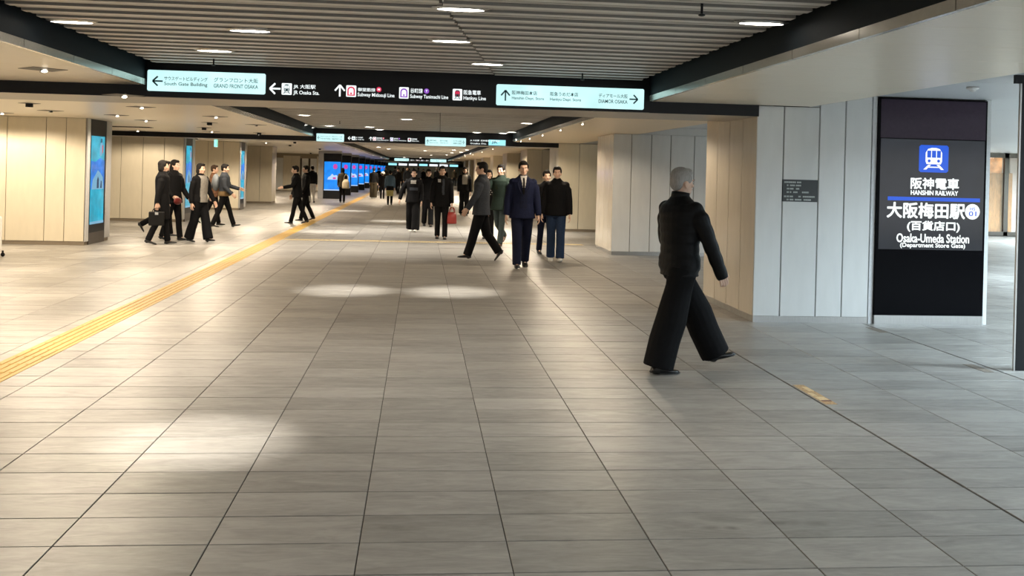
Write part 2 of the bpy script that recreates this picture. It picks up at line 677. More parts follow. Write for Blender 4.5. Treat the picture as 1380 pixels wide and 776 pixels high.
# soffits left and right of the slatted field: planks across, metal edge strips, dark recess
for side, x0, x1, m_ in (('left', -11., XL, M_SOFFIT), ('right', XR, 4.28, M_SOFFIT)):
    core = MB()
    for (ya, yb) in BAYS:
        core.box(min(x0, x1) + (.02 if side == 'right' else 0), max(x0, x1) - (.02 if side == 'left' else 0), ya, yb, ZS + .015, 2.95)
    s_ = struct(core.build('ceiling_' + side, M_VOID))
    strip = MB()
    for bi, (ya, yb) in enumerate(BAYS):
        pw = (.62, .62, 1.9, 4.)[bi]
        y = ya
        mp = m_ if not (side == 'right' and bi in (1, 2)) else M_SOFFITR  # same panels; the warm light of these bays is put into the colour
        while y < yb - .01:
            ye = min(y + pw, yb)
            if bi > 0 or ye > 1:
                o = MB()
                o.box(x0, x1, y + .002, ye - .002, ZS, ZS + .018)
                o.build('plank', mp, s_)
            y = ye
        # recess wall and the edge strip in lengths of about a metre
        xe = XL if side == 'left' else XR
        d_ = -1 if side == 'left' else 1
        rc = MB()
        rc.box(min(xe, xe + d_ * .03), max(xe, xe + d_ * .03), ya, yb, ZS + .055, 2.95)
        rc.build('recess_wall', M_DKBLUE, s_)
        y = ya
        pw = (.97, 1.3, 4., 8.)[bi]
        while y < yb - .01:
            ye = min(y + pw, yb)
            o = MB()
            o.box(min(xe - d_ * .012, xe + d_ * .02), max(xe - d_ * .012, xe + d_ * .02), y + .004, ye - .004, ZS - .006, ZS + .055)
            if bi > 0 or ye > 1:
                o.build('edge_strip', M_BRONZE, s_)
            y = ye
# hall on the right has a higher, grey ceiling
hc = MB()
hc.box(4.28, 20, -7, 30, 2.56, 2.95)
hall = struct(hc.build('ceiling_hall', M_VOID))
M_HALLC = mat('hall_ceiling', (.58, .60, .62), .5, var=.02)
for k in range(12):
    o = MB()
    o.box(4.29, 20, -6.9 + k * 3.07, -6.9 + k * 3.07 + 3.06, 2.545, 2.56)
    o.build('panel', M_HALLC, hall)

for k, (ya, yb) in enumerate(BEAMS):
    b = MB()
    b.box(-11, 3.69 if k == 0 else 3.72, ya, ya + .03, ZB, ZS + .02)
    b.box(XL, XR, ya, ya + .03, ZS, 2.95)
    bm_ = struct(b.build('beam', M_BLACK))
    b = MB()
    b.box(-11, 3.69 if k == 0 else 4.28, ya + .03, yb, ZB, ZB + .02)
    b.build('underside', M_UNDER, bm_)
    b = MB()
    b.box(-11, 4.28, yb - .03, yb, ZB + .02, 2.9)
    b.build('rear_face', M_UNDER, bm_)

# ------------------------------------------------------------------ lights in the ceilings


def downlight(x, y, label, group, power, col=NEUT, angle=110, blend=.7, aim=(0, 0, -1), big=1.):
    t = thing('downlight', label, 'ceiling light', (x, y, ZL), 0, group)
    b = MB()
    n = 18
    rx, ry = .15 * big, .055 * big  # each lamp's streak of light across the slats put into the oval's width
    for i in range(n):
        a, c = 2 * PI * i / n, 2 * PI * (i + 1) / n
        P = lambda q, s_, z: (rx * s_ * math.cos(q), ry * s_ * math.sin(q), z)
        b.add([P(a, 1.25, .0), P(c, 1.25, .0), P(c, 1, -.012), P(a, 1, -.012)], [(0, 1, 2, 3)])
        b.add([P(a, 1, -.012), P(c, 1, -.012), P(c, 1, .03), P(a, 1, .03)], [(0, 1, 2, 3)])
    b.build('trim_ring', M_STEEL, t)
    b = MB()
    b.ell((0, 0, -.004), (rx * .98, ry * .98, .012), 18, 6)
    b.build('diffuser', M_LAMP, t, True)
    spot(t, (0, 0, -.04), power, col, angle, blend, .05, aim)
    return t


near_px = [(97, 29, 'glowing slot downlight in the near slatted ceiling, nearest the dark left edge'),
           (337, 41, 'glowing slot downlight in the near slatted ceiling, second along the top from the left edge'),
           (289, 68, 'glowing slot downlight in the near slatted ceiling, above the left white sign panel'),
           (388, 95, 'glowing slot downlight almost touching the black sign, above the train pictogram arrow'),
           (621, 12, 'glowing slot downlight at the top of the zigzag slat joint'),
           (608, 55, 'glowing slot downlight halfway along the zigzag slat joint'),
           (657, 86, 'glowing slot downlight at the lower end of the zigzag slat joint, near the sign'),
           (1026, 31, 'glowing slot downlight in the near slatted ceiling, beside the dark right edge')]
for px, py, lab in near_px:
    p = at_floor(px, py, ZL - .005)
    downlight(p.x, p.y, lab, 'slot downlights of the near slatted ceiling', E_LOUVRE * 1.9, NEUT, 80, 1.)
# the lamps over the viewer's head and the narrow ones that throw the round pools
for x, y in ((-1.7, 3.0), (.9, 2.6), (-1.2, -.5), (1.3, -1.0), (1.9, 3.6), (-2.3, 4.9)):
    downlight(x, y, 'slot downlight in the slatted ceiling over and behind the viewer', 'slot downlights over the viewer', E_LOUVRE)
downlight(-1.24, 5.62, 'narrow slot downlight above the round light pool on the near tiles', 'narrow slot downlights', E_POOL * 1.25, NEUT, 31, 1.)
bay2_px = [(498, 171), (512, 175), (548, 160.5), (410, 155), (408, 168), (418, 172), (640, 180), (672, 182), (682, 181), (710, 166)]
bay2_lab = ['third from the right end of its left half', 'just below its neighbour, over the white hooded shoppers', 'in the middle of the field, highest of all',
            'top of the left cluster of three', 'middle of the left cluster of three', 'lowest of the left cluster of three', 'lone lamp above the second white sign panel',
            'left of the close pair near the right edge', 'right of the close pair near the right edge', 'rightmost, high beside the warm-lit right soffit']
for (px, py), lab in zip(bay2_px, bay2_lab):
    p = at_floor(px, py, ZL - .005)
    downlight(p.x, min(p.y, 25.2 if px != 682 else 24.4), 'round downlight in the second slatted ceiling, ' + lab, 'downlights of the second slatted ceiling', E_LOUVRE * 6.5, big=.85)
for x in (-.95, .46):
    downlight(x, 12.5, 'narrow slot downlight hidden just behind the black sign beam, %s of the pair' % ('left' if x < 0 else 'right'), 'narrow slot downlights', E_POOL * 1.25, NEUT, 34, 1.)
for px, py in ((440, 312), (530, 298), (470, 284)):
    p = at_floor(px, py)
    downlight(p.x, p.y, 'narrow downlight throwing the %s bright pool on the far tiles' % ('nearest' if px == 440 else 'middle' if px == 470 else 'farthest'), 'narrow downlights far along the corridor', E_POOL * 1.3, NEUT, 42, 1., big=.8)
bay3_px = [(510, 198), (524, 200.5), (573, 203), (581, 209), (602, 208.6), (609, 205.7), (612, 202), (629, 202), (637, 203), (619.5, 208.6), (621.5, 205), (567, 213), (548, 214)]
bay3_px.sort()
ORD2 = 'first second third fourth fifth sixth seventh eighth ninth tenth eleventh twelfth thirteenth'.split()
for bi3, (px, py) in enumerate(bay3_px):
    p = at_floor(px, py, ZL - .005)
    downlight(p.x, min(p.y, 85), 'tiny round downlight far along the third slatted ceiling, %s from the left' % ORD2[bi3], 'downlights of the third slatted ceiling', E_LOUVRE * 12, WARM, 150, big=.9)
for k in range(5):
    downlight(-1 if k % 2 else 1.2, 92 + k * 9, 'tiny round downlight at the far end of the corridor', 'downlights of the far end', E_LOUVRE * 14, WARM, 150)


def gimbal(x, y, z, label, group, power, col=WARM, angle=60, blend=.5, aim=(0, 0, -1), plate=.2, lit=True, collar=False):
    """square recessed plate with a tilting spot"""
    t = thing('recessed_spot', label, 'ceiling light', (x, y, z), R(45), group)
    b = MB()
    s_ = plate
    b.box(-s_, s_, -s_, s_, -.004, .001)
    b.build('plate', mat('spot_plate', (.10, .085, .065), .5), t)
    if collar:
        b = MB()
        b.tube([(0, 0, 0), (0, 0, -.055)], [.05, .05], 14, dome=False)
        me = b.mesh('collar', M_BLACK)
        bm = bmesh.new()
        bm.from_mesh(me)
        bmesh.ops.delete(bm, geom=[f for f in bm.faces if f.calc_center_median().z < -.05], context='FACES')
        bm.to_mesh(me)
        bm.free()
        link('collar', me, t)
        b = MB()
        b.ell((0, 0, -.012), (.04, .04, .01), 12, 6)
        b.build('lens', M_LAMPW, t, True)
        spot(t, (0, 0, -.07), power * .8, col, 165, .3, .04, aim)
        if angle < 75:
            spot(t, (0, 0, -.06), power * 1.1, col, angle * .5, blend, .03, aim)
        return t
    b = MB()
    d = Vector((.4, -.5, -1)).normalized() * .03
    b.tube([(0, 0, .0), d * .5], [min(.03, s_ * .5), min(.04, s_ * .6)], 12, dome=False)
    b.build('spot_head', M_STEEL, t, True)
    b = MB()
    b.ell(d * .7, (min(.028, s_ * .5),) * 2 + (.014,), 12, 6)
    b.build('lens', M_LAMPW if lit else M_BLACK, t, True)
    if power:
        spot(t, (0, 0, -.07), power * .8, col, 165, .3, .04, aim)
        if angle < 75:
            spot(t, (0, 0, -.06), power * 1.1, col, angle * .5, blend, .03, aim)
    return t


soff = [((58, 93), 'left of the black beam, nearest the viewer'), ((166, 128), 'on the grey beam underside'), ((190, 144), 'first behind the beam'),
        ((157, 155), 'over the left screen pillar'), ((2, 152), 'at the left edge above the first cream pillar'), ((68, 149), 'dark one above the first cream pillar'),
        ((196, 162), 'bright, above the second cream pillar'), ((290, 157), 'above the hanging green-white sign'), ((185, 176), 'low over the second cream pillar'),
        ((345, 168), 'unlit, near the slatted field'), ((285, 177), 'behind the second beam above the third pillar'), ((358, 192), 'far one above the last cream pillar')]
for (px, py), lab in soff:
    z = ZB if 'underside' in lab else ZS
    p = at_floor(px, py, z)
    dark = 'dark' in lab or 'unlit' in lab
    gimbal(p.x, p.y, z, 'recessed spotlight in the left cream soffit, ' + lab, 'recessed spots in the left soffit', 0 if dark else E_SOFFIT, WARM, 70, .5, (0, 0, -1), .15, not dark)
# extra spots added to streak and brighten the left side; collars hide their lenses
ORDL = 'first second third fourth fifth sixth seventh eighth ninth tenth eleventh twelfth thirteenth fourteenth fifteenth sixteenth seventeenth eighteenth nineteenth twentieth last'.split()
for li, (x, y) in enumerate(sorted(((-4.2, 7.2), (-6.5, 8.2), (-4.6, 4.0), (-7.5, 11.8), (-4.4, 11.9), (-5.6, 14.2), (-8.2, 14.6), (-4.1, 18.9), (-4.8, 21.6), (-7., 21.4), (-8.6, 18.), (-4.0, 24.), (-5.2, 29.6), (-4.2, 32.2), (-7, 30.6), (-5, 37), (-7, 41), (-4.5, 43), (-7.5, 47), (-8, 53), (-6.5, 57)), key=lambda q: q[1]), -3):
    if 10.15 < y < 11.3:
        y = 11.6
    gimbal(x, y, ZS, ('added recessed spotlight in the left soffit over and beside the viewer' if y < 10 else 'added recessed spot in the left soffit, %s behind the near beam counting away' % ORDL[li]), 'added spots along the left soffit', E_SOFFIT * (1. if y < 28 else 2.2), WARM, 58 if y < 28 else 80, .35, (0, 0, -1), .11, True, True)
ORD = 'first second third fourth fifth sixth seventh eighth ninth tenth eleventh twelfth thirteenth fourteenth fifteenth sixteenth seventeenth eighteenth nineteenth twentieth last'.split()
for ri, (x, y) in enumerate(((2.54, 12.6), (2.54, 15.0), (2.54, 17.4), (2.54, 20.), (2.54, 22.4), (2.54, 24.4), (2.54, 29), (2.54, 34), (2.54, 40), (2.54, 47), (2.54, 55), (2.54, 64), (-3.0, 60), (-3.0, 72), (2.54, 76))):
    gimbal(x, y, ZS, 'small recessed spot at the edge of the right soffit, %s behind the near beam' % ORD[ri] if y > 0 and x > 0 else 'recessed spot beside the blue screen columns, %s one' % ('near' if y < 65 else 'far'), 'spots along the right soffit', E_SOFFIT * (.8 if y < 26 else 2.), WARM, 110, .7, (0, 0, -1), .035)
# linear lamps of the hall on the right (the near ones mirror in the station screen)
for k, (x, y, L_, rz) in enumerate(((7.2, 2.4, 2.6, 20), (9.0, 4.6, 2.6, 20), (7.6, 7.2, 2.4, 0), (10.5, 9.5, 2.6, 0), (12.5, 14, 2.6, 0), (17, 19, 2.6, 0), (18.3, 24, 2.6, 0), (6.2, -1.0, 2.4, 10))):
    t = thing('linear_light', 'slim white linear lamp on the grey hall ceiling', 'ceiling light', (x, y, 2.538), R(rz), 'linear lamps of the right hall')
    box('housing', M_STEEL, -L_ / 2, L_ / 2, -.05, .05, -.04, 0, t)
    box('diffuser', emit('tube_glow', (.93, .97, 1), 6), -L_ / 2 + .02, L_ / 2 - .02, -.035, .035, -.052, -.04, t)
    l = bpy.data.lights.new('lamp', 'AREA')
    l.shape = 'RECTANGLE'
    l.size, l.size_y = L_, .08
    l.energy = E_HALL * (3 if y > 13 else 1)  # far lamps are added out of view, boosted to brighten the shop wall
    l.color = COOL
    l.spread = R(165)
    o = bpy.data.objects.new('lamp_light', l)
    C.objects.link(o)
    o.parent = t
    o.location = (0, 0, -.06)

for (px, py, lab) in ((288, 80, 'above the left white sign panel'), (946, 8, 'at the top right of the slats'), (785, 100, 'above the right white sign panel'), (18 + 440, 163, 'in the second slatted ceiling')):
    p = at_floor(px, py, ZL)
    t = thing('sprinkler', 'small black sprinkler head hanging between slats, ' + lab, 'sprinkler', (p.x, p.y, ZL), 0, 'sprinkler heads')
    b = MB(); b.tube([(0, 0, .06), (0, 0, -.05)], [.008, .008], 8); b.build('stem', M_BLACK, t)
    b = MB(); b.ell((0, 0, -.055), (.022, .022, .008), 10, 6); b.build('rose', M_BLACK, t)
p = at_floor(1311, 117, 2.545)
t = thing('smoke_detector', 'small white round detector on the grey ceiling beside the station screen', 'smoke detector', (p.x, p.y, 2.545))
b = MB(); b.ell((0, 0, -.01), (.06, .06, .025), 16, 8); b.build('dome', mat('white_plastic', (.7, .7, .7), .5), t, True)
b = MB(); b.ell((0, 0, -.03), (.03, .03, .022), 14, 8); b.build('sensor', mat('white_plastic', (.7, .7, .7), .5), t, True)
# dark slot grilles in the left soffit
p0, p1 = at_floor(152, 170, ZS), at_floor(198, 171, ZS)
t = thing('ceiling_grille', 'long dark slot grille in the left soffit above the second cream pillar', 'grille', ((p0.x + p1.x) / 2, p0.y, ZS))
box('frame', M_BLACK, -.46, .46, -.16, .16, -.01, .0, t)
for k in range(3):
    box('blade', mat('grille_blade', (.06, .05, .04), .5), -.44, .44, -.12 + k * .09, -.06 + k * .09, -.016, -.01, t)

# ------------------------------------------------------------------ overhead signs


def lightbox(par, x0, x1, z0, z1, Y):
    b = MB()
    r = .012
    pts = [(x0 + r, z0), (x1 - r, z0), (x1, z0 + r), (x1, z1 - r), (x1 - r, z1), (x0 + r, z1), (x0, z1 - r), (x0, z0 + r)]
    poly_xz(b, pts, Y - .012, .012)
    return b.build('light_panel', M_SIGNW, par)


def sign_white_left(par, x0, x1, z0, z1, Y, res=3):
    p = lightbox(par, x0, x1, z0, z1, Y)
    X = lambda a: x0 + a * (x1 - x0)
    Z = lambda a: z1 - a * (z1 - z0)
    y = Y - .0145
    arrow(X(.045), X(.13), Z(.75), Z(.30), y, M_TXTD, p, 'left')
    txt('サウスゲートビルディング', X(.142), X(.507), Z(.48), Z(.28), y, M_TXTD, p, res=res)
    txt('South Gate Building', X(.142), X(.507), Z(.76), Z(.55), y, M_TXTD, p, res=res)
    txt('グランフロント大阪', X(.56), X(.938), Z(.48), Z(.26), y, M_TXTD, p, res=res)
    txt('GRAND FRONT OSAKA', X(.56), X(.938), Z(.75), Z(.56), y, M_TXTD, p, res=res)


def sign_black(par, x0, x1, z0, z1, Y, res=3):
    X = lambda px: x0 + (px - 357) / (669 - 357.) * (x1 - x0)
    h_ = z1 - z0
    zi0, zi1 = z0 + .23 * h_, z0 + .66 * h_
    j0, j1, e0, e1 = z0 + .45 * h_, z0 + .63 * h_, z0 + .22 * h_, z0 + .40 * h_
    y = Y - .004
    W = M_TXTW
    arrow(X(362.8), X(377), zi0 + .02 * h_, zi1 - .02 * h_, y, W, par, 'left')
    train_icon(X(378.5), X(392), zi0, zi1, y, par, W, M_TXTD, W)
    txt('JR 大阪駅', X(394), X(423.5), j0, j1, y, W, par, res=res)
    txt('JR Osaka Sta.', X(394), X(428.7), e0, e1, y, W, par, res=res)
    arrow(X(449.5), X(462.6), zi0, zi1, y, W, par, 'up')
    train_icon(X(464.5), X(478), zi0, zi1, y, par, W, M_REDE, M_REDE, tunnel=True)
    txt('御堂筋線', X(480), X(503.7), j0, j1, y, W, par, res=res)
    for cx, ch, mm in ((508.5, 'M', M_REDE), (573.2, 'T', M_PURPE)):
        b = MB()
        r = (X(512) - X(505)) / 2
        poly_xz(b, disc(X(cx), (j0 + j1) / 2, r), y, .002, 0)
        o = b.build('line_badge', mm, par)
        b2 = MB()
        txt(ch, X(cx) - r * .45, X(cx) + r * .45, (j0 + j1) / 2 - r * .45, (j0 + j1) / 2 + r * .45, y - .003, W, o, res=res)
    txt('Subway Midosuji Line', X(480), X(529.8), e0, e1, y, W, par, res=res)
    train_icon(X(536), X(549), zi0, zi1, y, par, W, M_PURPE, M_PURPE, tunnel=True)
    txt('谷町線', X(551), X(568), j0, j1, y, W, par, res=res)
    txt('Subway Tanimachi Line', X(551), X(603), e0, e1, y, W, par, res=res)
    train_icon(X(609), X(622), zi0, zi1, y, par, W, M_TXTD, M_REDE)
    txt('阪急電車', X(624), X(647.6), j0, j1, y, W, par, res=res)
    txt('Hankyu Line', X(624), X(654.8), e0, e1, y, W, par, res=res)


def sign_white_right(par, x0, x1, z0, z1, Y, res=3):
    p = lightbox(par, x0, x1, z0, z1, Y)
    X = lambda a: x0 + a * (x1 - x0)
    Z = lambda a: z1 - a * (z1 - z0)
    y = Y - .0145
    arrow(X(.032), X(.09), Z(.78), Z(.28), y, M_TXTD, p, 'up')
    for a, c, d, jp, en in ((.104, .273, .32, '阪神梅田本店', 'Hanshin Dept. Store'), (.361, .55, .57, '阪急うめだ本店', 'Hankyu Dept. Store'), (.69, .8875, .8875, 'ディアモール大阪', 'DIAMOR OSAKA')):
        txt(jp, X(a), X(c), Z(.48), Z(.28), y, M_TXTD, p, res=res)
        txt(en, X(a), X(d), Z(.74), Z(.56), y, M_TXTD, p, res=res)
    arrow(X(.90), X(.957), Z(.72), Z(.30), y, M_TXTD, p, 'right')


def sign_housing(t, Y):
    b = MB()
    b.box(XL, XR, Y - .06, Y - .002, ZB, 2.565)
    b.build('housing', M_BLACK, t)
    return Y - .06


t = thing('overhead_sign', 'long black overhead direction sign with two pale lit panels on the near beam', 'sign')
Y = sign_housing(t, 10.15)
sign_white_left(t, -2.82, -1.63, 2.335, 2.55, Y)
sign_black(t, -1.63, .78, ZB, 2.555, Y)
sign_white_right(t, .78, 2.38, 2.302, 2.525, Y)
t = thing('overhead_sign', 'second, farther black overhead sign with pale lit panels and a blue corner patch', 'sign')
Y = sign_housing(t, 25.6)
sign_white_left(t, -2.77, -2.05, 2.27, 2.475, Y, 1)
sign_black(t, -1.98, .02, ZB, 2.50, Y, 1)
sign_white_right(t, .10, 1.19, 2.235, 2.462, Y, 1)
txt('JR 大阪駅  阪神電車  阪急電車', 1.3, 2.1, 2.38, 2.43, Y - .003, M_TXTW, t, res=1)
txt('Osaka Sta.', 1.3, 1.75, 2.31, 2.35, Y - .003, M_TXTW, t, res=1)
b = MB(); poly_xz(b, [(1.80, 2.29), (2.26, 2.29), (2.26, 2.44), (1.80, 2.44)], Y - .002); p_ = b.build('blue_patch', M_CYANE, t)
txt('JR', 1.88, 2.05, 2.32, 2.40, Y - .006, M_TXTD, p_, res=1)
t = thing('overhead_sign', 'tiny far overhead sign with pale lit panel at the end of the corridor', 'sign')
Y = sign_housing(t, 87.)
sign_white_left(t, -2.4, -1.1, 2.3, 2.53, Y, 1)
sign_black(t, -1.0, .8, ZB, 2.53, Y, 1)
sign_white_right(t, .85, 2.3, 2.28, 2.53, Y, 1)
# lit shop fronts at the far end, under the last sign
fb = thing('far_shopfront', 'pale lit shopfront closing the far end of the corridor', 'shopfront', (0, 136, 0))
box('fascia_board', M_BLACK, -5, 6, 0, .2, 2.0, 2.38, fb)
for k in range(7):
    box('lit_panel', M_CYANE if k % 3 == 0 else emit('far_white', (.9, .95, 1), .9), -4.6 + k * 1.45, -3.4 + k * 1.45, -.05, 0, 2.05, 2.35, fb)
for k in range(8):
    box('post', M_STEEL, -5 + k * 1.5, -4.9 + k * 1.5, 0, .15, 0, 2.0, fb)
box('wall_panel', M_CREAM, -5, 6, .1, .2, 0, 2.0, fb)
struct(box('wall_end', M_CREAM, -11, 20, 137, 137.3, 0, 2.95))
struct(box('wall_left', M_CREAM, -11.2, -11, -7, 137, 0, 2.95))
struct(box('wall_right', M_CREAM, 19.9, 20.1, -7, 137, 0, 2.95))


# edge-on hanging exit signs over the left side
for (px, py, Y, lab) in ((291, 190, 27.7, 'edge-on, hanging in front of the second left beam'), (146, 173, 20.2, 'edge-on, hanging beside the left screen pillar'), (407, 186, 44, 'edge-on, far, above the two walkers in black')):
    p = at_y(px, py, Y)
    t = thing('hanging_exit_sign', 'small pale lit box sign seen ' + lab, 'sign', (p.x, p.y, 0), 0, 'edge-on hanging signs')
    hz = ZS
    box('rod', M_STEEL, -.012, .012, -.012, .012, p.z + .17, hz, t)
    box('case', emit('sign_case', (.45, .95, .95), .8), -.03, .03, -.10, .10, p.z - .17, p.z + .17, t)
    for s_ in (-1, 1):
        bx = box('face', emit('sign_face_green', (.25, .85, .6), .9), min(s_ * .03, s_ * .034), max(s_ * .03, s_ * .034), -.09, .09, p.z - .15, p.z + .15, t)

# ------------------------------------------------------------------ pillars


def panel_x(par, m_, x0, x1, y, z0, z1, face=-1, t=.02):
    """panel on a face looking along -Y"""
    b = MB()
    g = .004
    c = .004
    a0, a1, c0, c1 = x0 + g, x1 - g, z0, z1
    b.add([(a0, y, c0), (a1, y, c0), (a1, y, c1), (a0, y, c1), (a0 + c, y - t, c0 + c), (a1 - c, y - t, c0 + c), (a1 - c, y - t, c1 - c), (a0 + c, y - t, c1 - c)],
          [(4, 5, 6, 7), (0, 1, 5, 4), (1, 2, 6, 5), (2, 3, 7, 6), (3, 0, 4, 7)])
    return b.build('panel', m_, par)


def panel_y(par, m_, y0, y1, x, z0, z1, d, t=.02):
    """panel on a face looking along +X (d = 1) or -X (d = -1)"""
    b = MB()
    g = .004
    c = .004
    a0, a1 = y0 + g, y1 - g
    b.add([(x, a0, z0), (x, a1, z0), (x, a1, z1), (x, a0, z1), (x + d * t, a0 + c, z0 + c), (x + d * t, a1 - c, z0 + c), (x + d * t, a1 - c, z1 - c), (x + d * t, a0 + c, z1 - c)],
          [(4, 5, 6, 7), (0, 1, 5, 4), (1, 2, 6, 5), (2, 3, 7, 6), (3, 0, 4, 7)])
    return b.build('panel', m_, par)


def pillar(x0, x1, y0, y1, ztop, fronts, sides, side_d, m_front, m_side, core_m=None, tall=None):
    b = MB()
    b.box(x0 + .02, x1 - .02, y0 + .02, y1 - .02, 0, ztop)
    o = struct(b.build('pillar', core_m or mat('pillar_core', (.10, .09, .08), .8)))
    z0 = .07
    for a, c in zip(fronts, fronts[1:]):
        panel_x(o, m_front, a, c, y0 + .02, z0, 2.543 if tall and a >= tall else ztop - .002)
    xs = x0 + .02 if side_d < 0 else x1 - .02
    for a, c in zip(sides, sides[1:]):
        panel_y(o, m_side, a, c, xs, z0, ztop - .002, side_d)
    b = MB()
    b.box(x0 + .012, x1 - .012, y0 + .012, y1 - .012, 0, z0)
    b.build('plinth', M_PLINTH if m_front is M_CREAM else M_STEEL, o)
    return o


# right pillar with the station screen: panels X 3.69 - 5.03, screen bay 5.03 - 6.42
R1 = pillar(3.69, 6.42, 10.2, 12.05, ZS, [3.69, 4.0, 4.41, 4.71, 5.02], [10.2, 10.66, 11.12, 11.58, 12.05], -1, M_WHITE, M_WARMEN, None, 4.4)
R1['label'] = 'white panelled pillar carrying the station screen'
# its right half runs up to the higher hall ceiling
b = MB(); b.box(4.30, 6.40, 10.23, 12.03, ZS, 2.55); b.build('upper_core', mat('pillar_core', (.10, .09, .08), .8), R1)
for a, c in ((4.29, 4.41),):
    panel_x(R1, M_WHITE, a, c, 10.22, ZS + .001, 2.545)
b = MB()
b.box(5.025, 5.075, 10.20, 10.24, .0, 2.545)
b.box(6.36, 6.42, 10.20, 10.24, .0, 2.545)
b.build('edge_trim', mat('white_trim', (.66, .67, .68), .3), R1)
panel_y(R1, M_WHITE, 10.24, 12.0, 6.40, .07, 2.54, 1)
# station screen
t = thing('station_screen', 'tall black display panel with lit station name in the white pillar', 'screen', (5.72, 10.178, 0))
SXO = 5.72
box('bezel', M_GLASSBLK, 5.08 - SXO, 6.355 - SXO, -.012, .02, .10, 2.53, t)
box('upper_glass', M_PURP, 5.10 - SXO, 6.335 - SXO, -.016, -.012, 2.085, 2.515, t)
scr = box('display', M_SCRBG, 5.105 - SXO, 6.33 - SXO, -.016, -.012, .84, 2.075, t)
box('kick_plate', M_STEEL, 5.08 - SXO, 6.355 - SXO, -.012, .02, .0, .10, t)
Y = -.018
train_icon(5.555 - SXO, 5.90 - SXO, 1.71, 2.015, Y, scr, M_BLUEE, M_TXTW, M_BLUEE)


def sxz(cx, cy):
    p = at_y(1180 + cx * 160 / 752., 180 + cy * 165 / 776., 10.18)
    return p.x - SXO, p.z


def stext(body, cx0, cx1, cy0, cy1, bold=.02):
    """rectangle in crop pixels of the display, flattened to level text"""
    xm = (cx0 + cx1) / 2
    zt, zb = sxz(xm, cy0)[1], sxz(xm, cy1)[1]
    ym = (cy0 + cy1) / 2
    txt(body, sxz(cx0, ym)[0], sxz(cx1, ym)[0], zb, zt, Y, M_TXTW, scr, bold=0, fat=bold)


stext('阪神電車', 218, 520, 283, 352, .0045)
stext('HANSHIN RAILWAY', 218, 515, 362, 390, .0025)
stext('大阪梅田駅', 68, 558, 440, 535, .006)
stext('(百貨店口)', 195, 525, 555, 622, .0045)
stext('Osaka-Umeda Station', 128, 585, 636, 690, .0035)
stext('(Department Store Gate)', 150, 560, 694, 728, .0025)
b = MB()
xa, za = sxz(72, 404); xb, zb = sxz(655, 404)
poly_xz(b, [(xa, za - .03), (xb, za - .03), (xb, za + .012), (xa, za + .012)], Y)
b.build('blue_line', M_BLUEE, scr)
xa, za = sxz(607, 495)
b = MB(); poly_xz(b, disc(xa, za, .088), Y, .002, 0); bd = b.build('station_badge', M_TXTW, t)
txt('HS', xa - .03, xa + .03, za + .015, za + .05, Y - .004, M_BLUEE, bd)
txt('01', xa - .045, xa + .045, za - .05, za + .005, Y - .004, M_BLUEE, bd)

# notice plate
t = thing('notice_plate', 'small black notice plate with pale lines of print on the white pillar', 'sign', (4.2, 10.2, 1.47))
box('plate', mat('notice_dark', (.035, .04, .042), .35), -.2, .2, -.008, .02, -.125, .12, t)
b = MB()
rows = [(.09, [(-.185, -.15), (-.15, -.05), (-.04, .01)]), (.055, [(-.155, -.135), (-.12, -.06), (-.05, .01)]), (.018, [(-.155, -.125), (-.12, -.075), (-.05, -.01)]),
        (-.02, [(-.155, -.13), (-.12, -.1), (-.08, -.03), (.02, .10)]), (-.068, [(-.185, -.16), (-.155, -.125), (-.12, -.08), (-.02, .01), (.03, .17)]), (-.103, [(-.155, -.13), (-.12, -.075), (-.06, .02), (.04, .13)])]
for z, segs in rows:
    for a, c in segs:
        q = a
        while q < c - .004:                     # print too small to read: short strokes like characters
            e = min(q + random.uniform(.010, .016), c)
            poly_xz(b, [(q, z - .009), (e - .003, z - .009), (e - .003, z + .009), (q, z + .009)], -.010, .002)
            q = e
pr_ = b.build('print', mat('notice_print', (.45, .48, .46), .5), t)
pr_['kind'] = 'stuff'

# right pillars further along
pillar(3.78, 8.2, 18.5, 20.2, ZS, [3.78, 4.15, 4.55, 4.94, 5.42, 5.83, 6.3, 6.9, 7.5, 8.2], [18.5, 18.9, 19.35, 19.8, 20.2], -1, M_WHITE, M_WARMEN)['label'] = 'second right pillar of pale panels'
b = MB(); b.box(4.3, 8.18, 18.52, 20.18, ZS, 2.56); b.build('upper_core', M_WHITE, bpy.data.objects['pillar.001'])
pillar(3.72, 6.6, 25.6, 27.4, ZS, [3.72, 4.3, 4.8, 5.4, 6.0, 6.6], [25.6, 26.2, 26.8, 27.4], -1, M_CREAM, M_CREAM)['label'] = 'third right pillar with cream panels'
for k in range(7):
    y = 33.6 + k * 7.9
    pillar(3.75, 6.4, y, y + 2.2, ZS, [3.75, 4.3, 4.9, 5.5, 6.4], [y, y + 1.1, y + 2.2], -1, M_CREAM, M_CREAM)
struct(box('wall_right_far', mat('dim_wall', (.30, .25, .18), .6), 8.2, 8.3, 30, 137, 0, 2.95))
